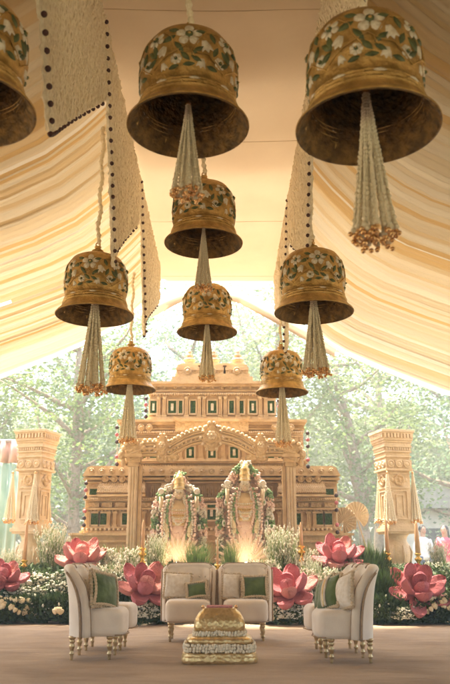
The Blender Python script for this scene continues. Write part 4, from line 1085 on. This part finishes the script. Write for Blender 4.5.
def roses(seed, n, rad, key):
    b = MB(); r = random.Random(seed+7)
    for _ in range(n):
        d = rdir(r, .1); lump = 1+.22*noise.noise(d*2.2+Vector((seed,0,0)))
        if d.y > .45: continue
        c = Vector((d.x*lump, d.y*lump, max(.04,(d.z*.5+.45)*lump))); s = rad*r.uniform(.75,1.2)
        b.ball(c, s*.62, key, 8, 5, (1,1,.65))
        rot = d.to_track_quat('Z','Y').to_matrix()
        for k in range(9):
            a = k*2.4; rr = s*(.45+.05*k)*.9; t = rot @ Vector((math.cos(a)*rr*.8, math.sin(a)*rr*.8, s*.35-.04*s*k))
            b.ball(c+t, s*.42, key, 6, 4, (1,1,.5), rot @ Matrix.Rotation(a,3,'Z') @ Matrix.Rotation(.9,3,'Y'))
    b.v = [v for v in b.v]
    return b
def spikes(seed, n, key, tip=None, spread=.7, H=1.0, wv=.022):
    b = MB(); t = MB(); r = random.Random(seed)
    for _ in range(n):
        a = r.uniform(0,2*PI); s = r.random()**.7*spread; h = H*r.uniform(.55,1.05); p0 = Vector((r.uniform(-.28,.28), r.uniform(-.28,.28), 0))
        p2 = p0+Vector((math.cos(a)*s, math.sin(a)*s, h)); p1 = p0+Vector((math.cos(a)*s*.25, math.sin(a)*s*.25, h*.6)); sd_ = Vector((-math.sin(a+r.uniform(-1,1)), math.cos(a), 0)).normalized()
        pts = [p0*(1-q)**2+p1*2*q*(1-q)+p2*q*q for q in (0,.33,.66,1)]
        w_ = wv
        vs = []; 
        for k, p_ in enumerate(pts): vs += [p_-sd_*w_*(1,.9,.6,.05)[k], p_+sd_*w_*(1,.9,.6,.05)[k]]
        b.add(vs, [(0,1,3,2),(2,3,5,4),(4,5,7,6)], key)
        if tip:
            for q in range(6):
                u = r.uniform(.5,1.02); p_ = p0*(1-u)**2+p1*2*u*(1-u)+p2*u*u
                t.ball(p_+Vector((r.uniform(-.04,.04),r.uniform(-.04,.04),r.uniform(-.03,.03))), r.uniform(.014,.026), tip, 5, 3)
            for q in range(3):
                u = r.uniform(.3,.9); p_ = p0*(1-u)**2+p1*2*u*(1-u)+p2*u*u
                leafquad(b, p_, rdir(r), sd_, .12, .03, key)
    return b, t
PROTO = {}
def proto_plant(kind):
    if kind in PROTO: return PROTO[kind]
    root = empty('flower_bush'); 
    if kind == 'breath':
        mesh_foliage(1, 1500, .16, .05, 'sprig').build('foliage', root); blossoms(1, 2300, .034, 'blossom').build('blossoms', root)
    elif kind == 'mum':
        mesh_foliage(2, 2200, .20, .075, 'bush').build('foliage', root); blossoms(2, 620, .080, 'blossom', .04, (8,5), .5).build('blossoms', root)
    elif kind == 'rose':
        mesh_foliage(3, 2200, .20, .08, 'bush').build('foliage', root); roses(3, 130, .12, 'creamrose').build('roses', root)
    elif kind == 'fern':
        mesh_foliage(4, 4200, .26, .05, 'fern').build('foliage', root); root.name = 'leafy_bush'
    elif kind == 'dark':
        mesh_foliage(5, 4200, .22, .08, 'bush').build('foliage', root); blossoms(15, 130, .045, 'blossom', .04, (7,4)).build('blossoms', root); root.name = 'leafy_bush'
    elif kind == 'grass':
        a, t = spikes(6, 420, 'grassblade', None, .85); a.build('blades', root); root.name = 'ornamental_grass'
    elif kind == 'plume':
        a, t = spikes(7, 300, 'sprig', 'blossom', .75); a.build('stems', root); t.build('blossoms', root); root.name = 'blossom_spray'
    PROTO[kind] = root; root['used'] = 0
    return root
KN = {'breath':('baby breath','bush',"mounded bushes of baby's breath"),'mum':('white mums','bush','bushes of round white flowers'),'rose':('cream roses','bush','bushes of cream roses'),
      'fern':('fern','bush','mid green leafy bushes'),'dark':('dark leaves','bush','dark leafy bushes'),'grass':('grass','grass plant','clumps of spiky ornamental grass'),'plume':('plume','plant','loose sprays of tiny white blossoms')}
def plant(kind, px, ytop, w, Y, label, z0=0.0, depth=.7):
    """w in photo px, the bush stands from z0 to the height seen at ytop"""
    root = proto_plant(kind); k = 1/ppm(Y); c = at(px, ytop, Y); R = w*k/2; H = max(.15, c.z-z0)
    o = root if not root.get('used') else dup(root)
    root['used'] = 1
    if 'used' in o.keys() and o is not root: del o['used']
    o.location = (c.x, Y, z0); o.scale = (R, max(.18, R*depth), H/.95); o.rotation_euler = (0,0,0)
    if o is not root: o.scale.x *= rnd.choice((-1,1))
    o['label'] = label; o['category'] = KN[kind][1]; o['group'] = KN[kind][2]
PL = [
 # back row
 ('plume', 52, 528, 44, 12.1, 'tall white blossom spray between the left pillar and the pink lotus', .5),
 ('plume', 66, 540, 30, 12.3, 'white blossom spray just left of the temple plinth', .5),
 ('plume', 10, 552, 30, 12.2, 'blossom spray under the mint curtain at the left edge', .4),
 ('breath', 122, 545, 50, 11.8, "round baby's breath mound in front of the left arch post", .35),
 ('plume', 156, 537, 34, 11.9, 'white blossom spray just left of the left deity statue', .5),
 ('grass', 196, 544, 46, 11.6, 'spiky grass clump at the foot of the left deity statue', .45),
 ('grass', 230, 543, 28, 11.7, 'spiky grass clump between the two deity statues', .45),
 ('plume', 281, 530, 50, 11.8, 'large white blossom spray right of the right deity statue', .5),
 ('breath', 262, 558, 34, 11.6, "baby's breath mound at the foot of the right deity statue", .4),
 ('breath', 305, 546, 34, 11.8, "baby's breath mound left of the right rear lotus", .4),
 ('grass', 366, 541, 30, 11.9, 'green spiky clump right of the lotus behind the right chairs', .4),
 ('fern', 372, 552, 34, 11.7, 'green bush left of the right pillar candle', .3),
 ('plume', 402, 566, 30, 12.2, 'blossom spray at the foot of the right pillar', .4),
 ('breath', 440, 560, 40, 12.2, "baby's breath mound at the far right edge", .3),
 ('plume', 438, 545, 26, 12.6, 'loose blossom spray at the right edge below the woman in pink', .4),
 ('fern', 352, 556, 26, 11.95, 'green bush just right of the rear lotus', .3),
 ('breath', 340, 565, 40, 11.4, "baby's breath mound under the rear right lotus", .2),
 # middle row
 ('mum', 20, 580, 46, 11.5, 'white flower bush under the candle at far left', .2),
 ('mum', 48, 572, 44, 11.6, 'white flower bush in front of the tall left spray', .3),
 ('breath', 112, 562, 34, 11.35, "baby's breath mound right behind the near left chair", .2),
 ('mum', 122, 572, 26, 11.25, 'white flower bush between the two left lotuses', .3),
 ('breath', 170, 565, 34, 11.5, "baby's breath mound behind the left centre chair", .2),
 ('dark', 186, 562, 40, 11.5, 'dark leafy bush behind the left centre chair', .0),
 ('dark', 218, 566, 40, 11.4, 'dark leafy bush seen between the two centre chairs', .0),
 ('breath', 228, 562, 34, 11.45, "baby's breath mound seen above the right centre chair", .3),
 ('breath', 318, 566, 44, 11.2, "baby's breath mound left of the right chairs", .15),
 ('plume', 312, 560, 30, 11.3, 'blossom spray between the right lotus and the right chairs', .3),
 ('fern', 378, 572, 44, 11.2, 'tall green bush right behind the near right chair', .0),
 ('dark', 395, 590, 34, 11.25, 'dark leafy bush left of the far right lotus', .0),
 ('fern', 362, 560, 34, 11.5, 'green bush above the right chair backs', .1),
 # front row
 ('rose', 8, 594, 60, 11.15, 'cream rose bush at the front left corner of the bed', 0),
 ('dark', 38, 592, 50, 11.2, 'dark leafy bush at the front of the bed near the left edge', 0),
 ('mum', 30, 586, 40, 11.3, 'white flower bush above the dark front bush on the left', .25),
 ('dark', 72, 590, 46, 11.2, 'dark leafy bush left of the near left chair', 0),
 ('mum', 62, 580, 34, 11.35, 'white flower bush behind the near left chair back', .25),
 ('mum', 143, 601, 34, 10.95, 'low white flower bush below the lotus right of the left chairs', 0),
 ('dark', 112, 600, 50, 11.2, 'dark leafy bush behind the left chair seats', 0),
 ('dark', 164, 596, 36, 11.1, 'dark leafy bush left of the left centre chair', 0),
 ('breath', 219, 578, 22, 11.1, "narrow baby's breath mound in the gap between the centre chairs", 0),
 ('mum', 284, 604, 40, 10.95, 'low white flower bush below the lotus right of the centre chairs', 0),
 ('mum', 303, 590, 30, 11.05, 'white flower bush right of the low one beside the right chairs', 0),
 ('breath', 322, 588, 34, 11.1, "low baby's breath mound behind the right chair seats", 0),
 ('dark', 262, 600, 40, 11.2, 'dark leafy bush behind the right centre chair', 0),
 ('dark', 345, 596, 44, 11.2, 'dark leafy bush hidden behind the right chairs', 0),
 ('dark', 384, 592, 40, 11.05, 'dark leafy bush at the bed edge beside the near right chair', 0),
 ('dark', 408, 602, 40, 11.05, 'low dark leafy bush below the far right lotus', 0),
 ('mum', 404, 606, 30, 10.98, 'low white flower bush below the far right lotus', 0),
 ('rose', 438, 592, 58, 11.1, 'cream rose bush at the front right corner of the bed', 0),
 ('dark', 430, 604, 40, 11.15, 'dark leafy bush under the cream roses on the right', 0),
]
for a in PL: plant(*a)
b = MB(); r = random.Random(77)     # ground cover filling the bank
for _ in range(26000):
    x = r.uniform(-3.8,3.8); y = r.uniform(11.05,12.5); h = min(.75, (y-10.95)*.85)
    z = h*r.random()**.4; c = Vector((x,y,z)); d = rdir(r,.3); s = d.cross(rdir(r)).normalized()
    leafquad(b, c, d, s, r.uniform(.06,.13), r.uniform(.025,.045), 'bush')
b.prism([(-3.8,0),(3.8,0),(3.8,.3),(-3.8,.3)], 11.6, 12.5, 'soil')
tag(b.build('ground_cover'), 'dense dark green leaves filling the flower bank under the bushes', 'foliage', kind='stuff')
# a few single roses
for k, (px, py, Y, lab) in enumerate(((58,611,10.9,'single cream rose leaning out left of the near left chair'),)):
    p = at(px, py, Y); root = empty('rose', p, 0, lab, 'flower')
    bb_ = MB(); bb_.ball((0,0,0), .03, 'creamrose', 10, 7)
    for kk in range(14):
        a = kk*2.4; el = 1.2-kk*.11; dv = Vector((math.cos(a)*math.cos(el), math.sin(a)*math.cos(el)-.2, math.sin(el))); rot = dv.to_track_quat('Z','Y').to_matrix()
        bb_.ball(dv*(.024+.0022*kk), .034+.0012*kk, 'creamrose', 9, 6, (1,.9,.38), rot @ Matrix.Rotation(.35,3,'X'))
    bb_.build('petals', root); st = MB(); st.tube([(0,.02,0),(0,.10,-.1),(0,.2,-p.z)], .006, 'fern', 5); st.build('stem', root)

# ================================================================ trees behind
def tree_meshes(seed, key, H=11, crown=(3.6,3.2,4.4), zc=6.5, nl=9000, trunk_r=.22, ls=.13):
    r = random.Random(seed); tr = MB(); cr = MB(); tips = []
    pts = [Vector((0,0,0))]; d = Vector((r.uniform(-.15,.15), 0, 1))
    for k in range(8): d = (d+Vector((r.uniform(-.14,.14), r.uniform(-.12,.12), .1))).normalized(); pts.append(pts[-1]+d*H*.085)
    tr.tube(pts, [trunk_r*(1-.08*k) for k in range(9)], 'wood', 10)
    for k in range(16):
        p = pts[2+k % 7]; a = k*2.4+r.uniform(-.4,.4); el = r.uniform(.15,.9); q = [p]; dd = Vector((math.cos(a)*math.cos(el), math.sin(a)*math.cos(el), math.sin(el)))
        n = 6; L = r.uniform(.5,.95)*crown[0]
        for j in range(n): dd = (dd+Vector((r.uniform(-.25,.25), r.uniform(-.25,.25), r.uniform(-.1,.25)))).normalized(); q.append(q[-1]+dd*L/n)
        tr.tube(q, [trunk_r*.42*(1-j/7.5) for j in range(n+1)], 'wood', 6); tips += q[2:]
    tips = tips+[Vector((r.gauss(0,.5)*crown[0], r.gauss(0,.5)*crown[1], zc+r.gauss(0,.45)*crown[2])) for _ in range(60)]
    clumps = [(t, r.uniform(.35,.85)) for t in tips]
    for _ in range(nl):
        t, s = clumps[r.randrange(len(clumps))]
        c = t+Vector((r.gauss(0,s*.6), r.gauss(0,s*.6), r.gauss(0,s*.45))); dd = rdir(r,-.2); sd_ = dd.cross(rdir(r)).normalized(); L = ls*r.uniform(.7,1.5)
        leafquad(cr, c, dd, sd_, L, L*.5, key)
    return tr, cr
TREES = []
for i, (seed, key) in enumerate(((1,'leaf'),(2,'leaf2'),(3,'leaf3'))):
    root = empty('tree', (0,0,0)); tr, cr = tree_meshes(seed, key); tr.build('trunk', root); cr.build('crown', root); TREES.append(root)
TS = [(0,-3.9,20.5,.85,'tree with a leaning bare trunk just right of the left pillar'),(1,-7.2,22,1.0,'tree behind the mint curtain at the left edge'),(2,-1.8,24,.95,'tree rising behind the left half of the temple'),
      (1,1.4,25,1.0,'tree rising behind the right half of the temple'),(0,4.2,23,.9,'tree behind the right pillar'),(2,7.6,24,1.05,'tree at the right edge above the people'),
      (2,-5.6,28,1.2,'far tree in the gap between the left pillar and the temple'),(0,.0,31,1.3,'far tree behind the temple roof'),(1,5.6,30,1.2,'far tree in the gap between temple and right pillar'),(1,-10,30,1.2,'far tree beyond the left edge curtain'),(0,10.5,31,1.3,'far tree beyond the right edge of the flower bed')]
used = set()
for (k, x, y, s, lab) in TS:
    if k in used: o = dup(TREES[k])
    else: o = TREES[k]; used.add(k)
    o.location = (x,y,0); o.scale = (s,)*3; o.rotation_euler = (0,0,rnd.uniform(0,6)); o['label'] = lab; o['category'] = 'tree'; o['group'] = 'trees beyond the tent'
b = MB(); r = random.Random(5)
for _ in range(30000):
    x = r.uniform(-22,22); y = r.uniform(36,40); z = 7.5*r.random()**.7*(1+.35*noise.noise(Vector((x*.3,1,2)))); c = Vector((x,y,z)); d = rdir(r); s = d.cross(rdir(r)).normalized()
    leafquad(b, c, d, s, r.uniform(.3,.6), r.uniform(.2,.35), 'leaf2')
tag(b.build('distant_woodland'), 'pale far off wall of foliage closing the garden behind the trees', 'woodland', kind='stuff')

# ================================================================ pavilion and people
pv = at(446, 520, 26); root = empty('garden_pavilion', (pv.x+1.2, 26, 0), 0, 'white low garden pavilion with grey roof at the right edge', 'building')
b = MB(); b.box(-3,3,-1.5,1.5,0,2.4,'plaster'); b.build('wall', root)
b = MB(); b.prism([(-3.4,2.4),(3.4,2.4),(2.4,3.0),(-2.4,3.0)][::-1][::-1], -1.9, 1.9, 'rooftile'); b.build('roof', root)
for x in (-2,-.6,.8,2.2): b = MB(); b.box(x-.3,x+.3,-1.53,-1.48,.9,1.8,'darkglass'); b.build('window', root)

def person(px, Y, H, rz, top, bottom, label, woman=False):
    p = at(px, 550, Y); root = empty('person', (p.x, Y, 0), rz, label, 'person'); s = H/1.7
    me = bpy.data.meshes.new('body'); 
    V = [(0,0,.93),(0,0,1.12),(0,-.01,1.32),(0,0,1.44),(0,-.01,1.56),(0,-.02,1.66),
         (.09,0,.88),(.10,-.02,.48),(.10,.02,.08),(.10,-.12,.03),(-.09,0,.88),(-.11,.03,.48),(-.11,.06,.08),(-.11,-.08,.03),
         (.18,0,1.38),(.24,.0,1.10),(.20,-.20,1.02),(.17,-.27,1.04),(-.18,0,1.38),(-.25,.02,1.12),(-.25,-.08,.88),(-.25,-.12,.80)]
    E = [(0,1),(1,2),(2,3),(3,4),(4,5),(0,6),(6,7),(7,8),(8,9),(0,10),(10,11),(11,12),(12,13),(2,14),(14,15),(15,16),(16,17),(2,18),(18,19),(19,20),(20,21)]
    R = [.14,.12,.14,.055,.085,.08,.085,.06,.042,.035,.085,.06,.042,.035,.055,.042,.032,.026,.055,.042,.032,.026]
    me.from_pydata([Vector(v)*s for v in V], E, []); me.materials.append(M['skin'])
    o = bpy.data.objects.new('body', me); C.objects.link(o); o.parent = root
    sk_ = o.modifiers.new('skin','SKIN')
    for i, l in enumerate(me.skin_vertices[0].data if me.skin_vertices else []): l.radius = (R[i]*s, R[i]*s*.85)
    if not me.skin_vertices: pass
    me.skin_vertices[0].data[0].use_root = True
    ss = o.modifiers.new('ss','SUBSURF'); ss.levels = 2; ss.render_levels = 2
    b = MB(); b.lathe([(.17,.86),(.175,.95),(.15,1.08),(.175,1.25),(.20,1.36),(.14,1.42),(.07,1.46)], top, 20, sy=.75, M_=Matrix.Scale(s,4))
    for sg, q in ((1,[(.16,0,1.38),(.235,0,1.20),(.245,-.01,1.10),(.215,-.14,1.04)]),(-1,[(.16,0,1.38),(.245,.01,1.20),(.255,.02,1.10),(.255,-.05,.94)])):
        b.tube([Vector((sg*x,y,z))*s for x,y,z in q], [.075*s,.062*s,.055*s,.045*s], top, 10)
    b.build('shirt' if not woman else 'blouse', root)
    b = MB()
    if woman: b.lathe([(.33,.03),(.28,.4),(.22,.75),(.18,.95),(.15,1.02)], bottom, 24, sy=.85, M_=Matrix.Scale(s,4)); b.tube([Vector(q)*s for q in ((.16,-.10,.95),(.02,-.17,1.2),(-.15,-.08,1.42),(-.16,.14,1.2),(-.18,.16,.8))], [.05*s]*5, bottom, 8)
    else:
        for sg, dy in ((.095,0),(-.10,.03)): b.tube([Vector((sg*.95,0,.95))*s, Vector((sg,0,.8))*s, Vector((sg,dy,.48))*s, Vector((sg,dy+.02,.08))*s], [.11*s,.10*s,.08*s,.065*s], bottom, 12)
    b.build('sari_skirt' if woman else 'trousers', root)
    b = MB(); b.ball(Vector((0,.015,1.665))*s, .108*s, 'hair', 16, 10, (.95,1.0,1.0))
    if woman: b.tube([Vector(q)*s for q in ((0,.08,1.68),(0,.12,1.55),(.01,.13,1.35),(0,.13,1.2))], [.085*s,.08*s,.06*s,.02*s], 'hair', 10)
    b.build('hair', root)
    b = MB(); b.ball(Vector((0,-.035,1.635))*s, .092*s, 'skin', 14, 10, (.86,.9,1.15)); b.ball(Vector((0,-.125,1.62))*s, .016*s, 'skin', 6, 5, (.8,1,1.4))
    for sg in (-1,1): b.ball(Vector((sg*.032,-.112,1.65))*s, .011*s, 'hair', 6, 4, (1.3,.6,.7)); b.ball(Vector((sg*.088,-.02,1.635))*s, .02*s, 'skin', 6, 4, (.5,.8,1.3))
    b.ball(Vector((0,-.115,1.585))*s, .018*s, 'pinkcloth', 8, 4, (1.3,.5,.4)); b.build('face', root)
person(424, 21, 1.68, .3, 'shirt', 'navy', 'man in white shirt and navy trousers standing beyond the right pillar')
person(446, 19.5, 1.62, -.6, 'pinkcloth', 'pinkcloth', 'woman in a pink sari standing at the right edge', True)

b = MB(); b.box(-24,24,-6,44,-1.02,24,'haze')  # volume added to wash out the background like lens glare
def hazemat():
    m, nt, out = nodes('haze_air'); v = nt.nodes.new('ShaderNodeVolumePrincipled'); v.inputs['Color'].default_value = (.95,.97,.95,1); v.inputs['Density'].default_value = .0095; v.inputs['Anisotropy'].default_value = .2
    nt.links.new(v.outputs[0], out.inputs['Volume']); return m
M['haze'] = hazemat()
tag(b.build('haze'), kind='stuff')
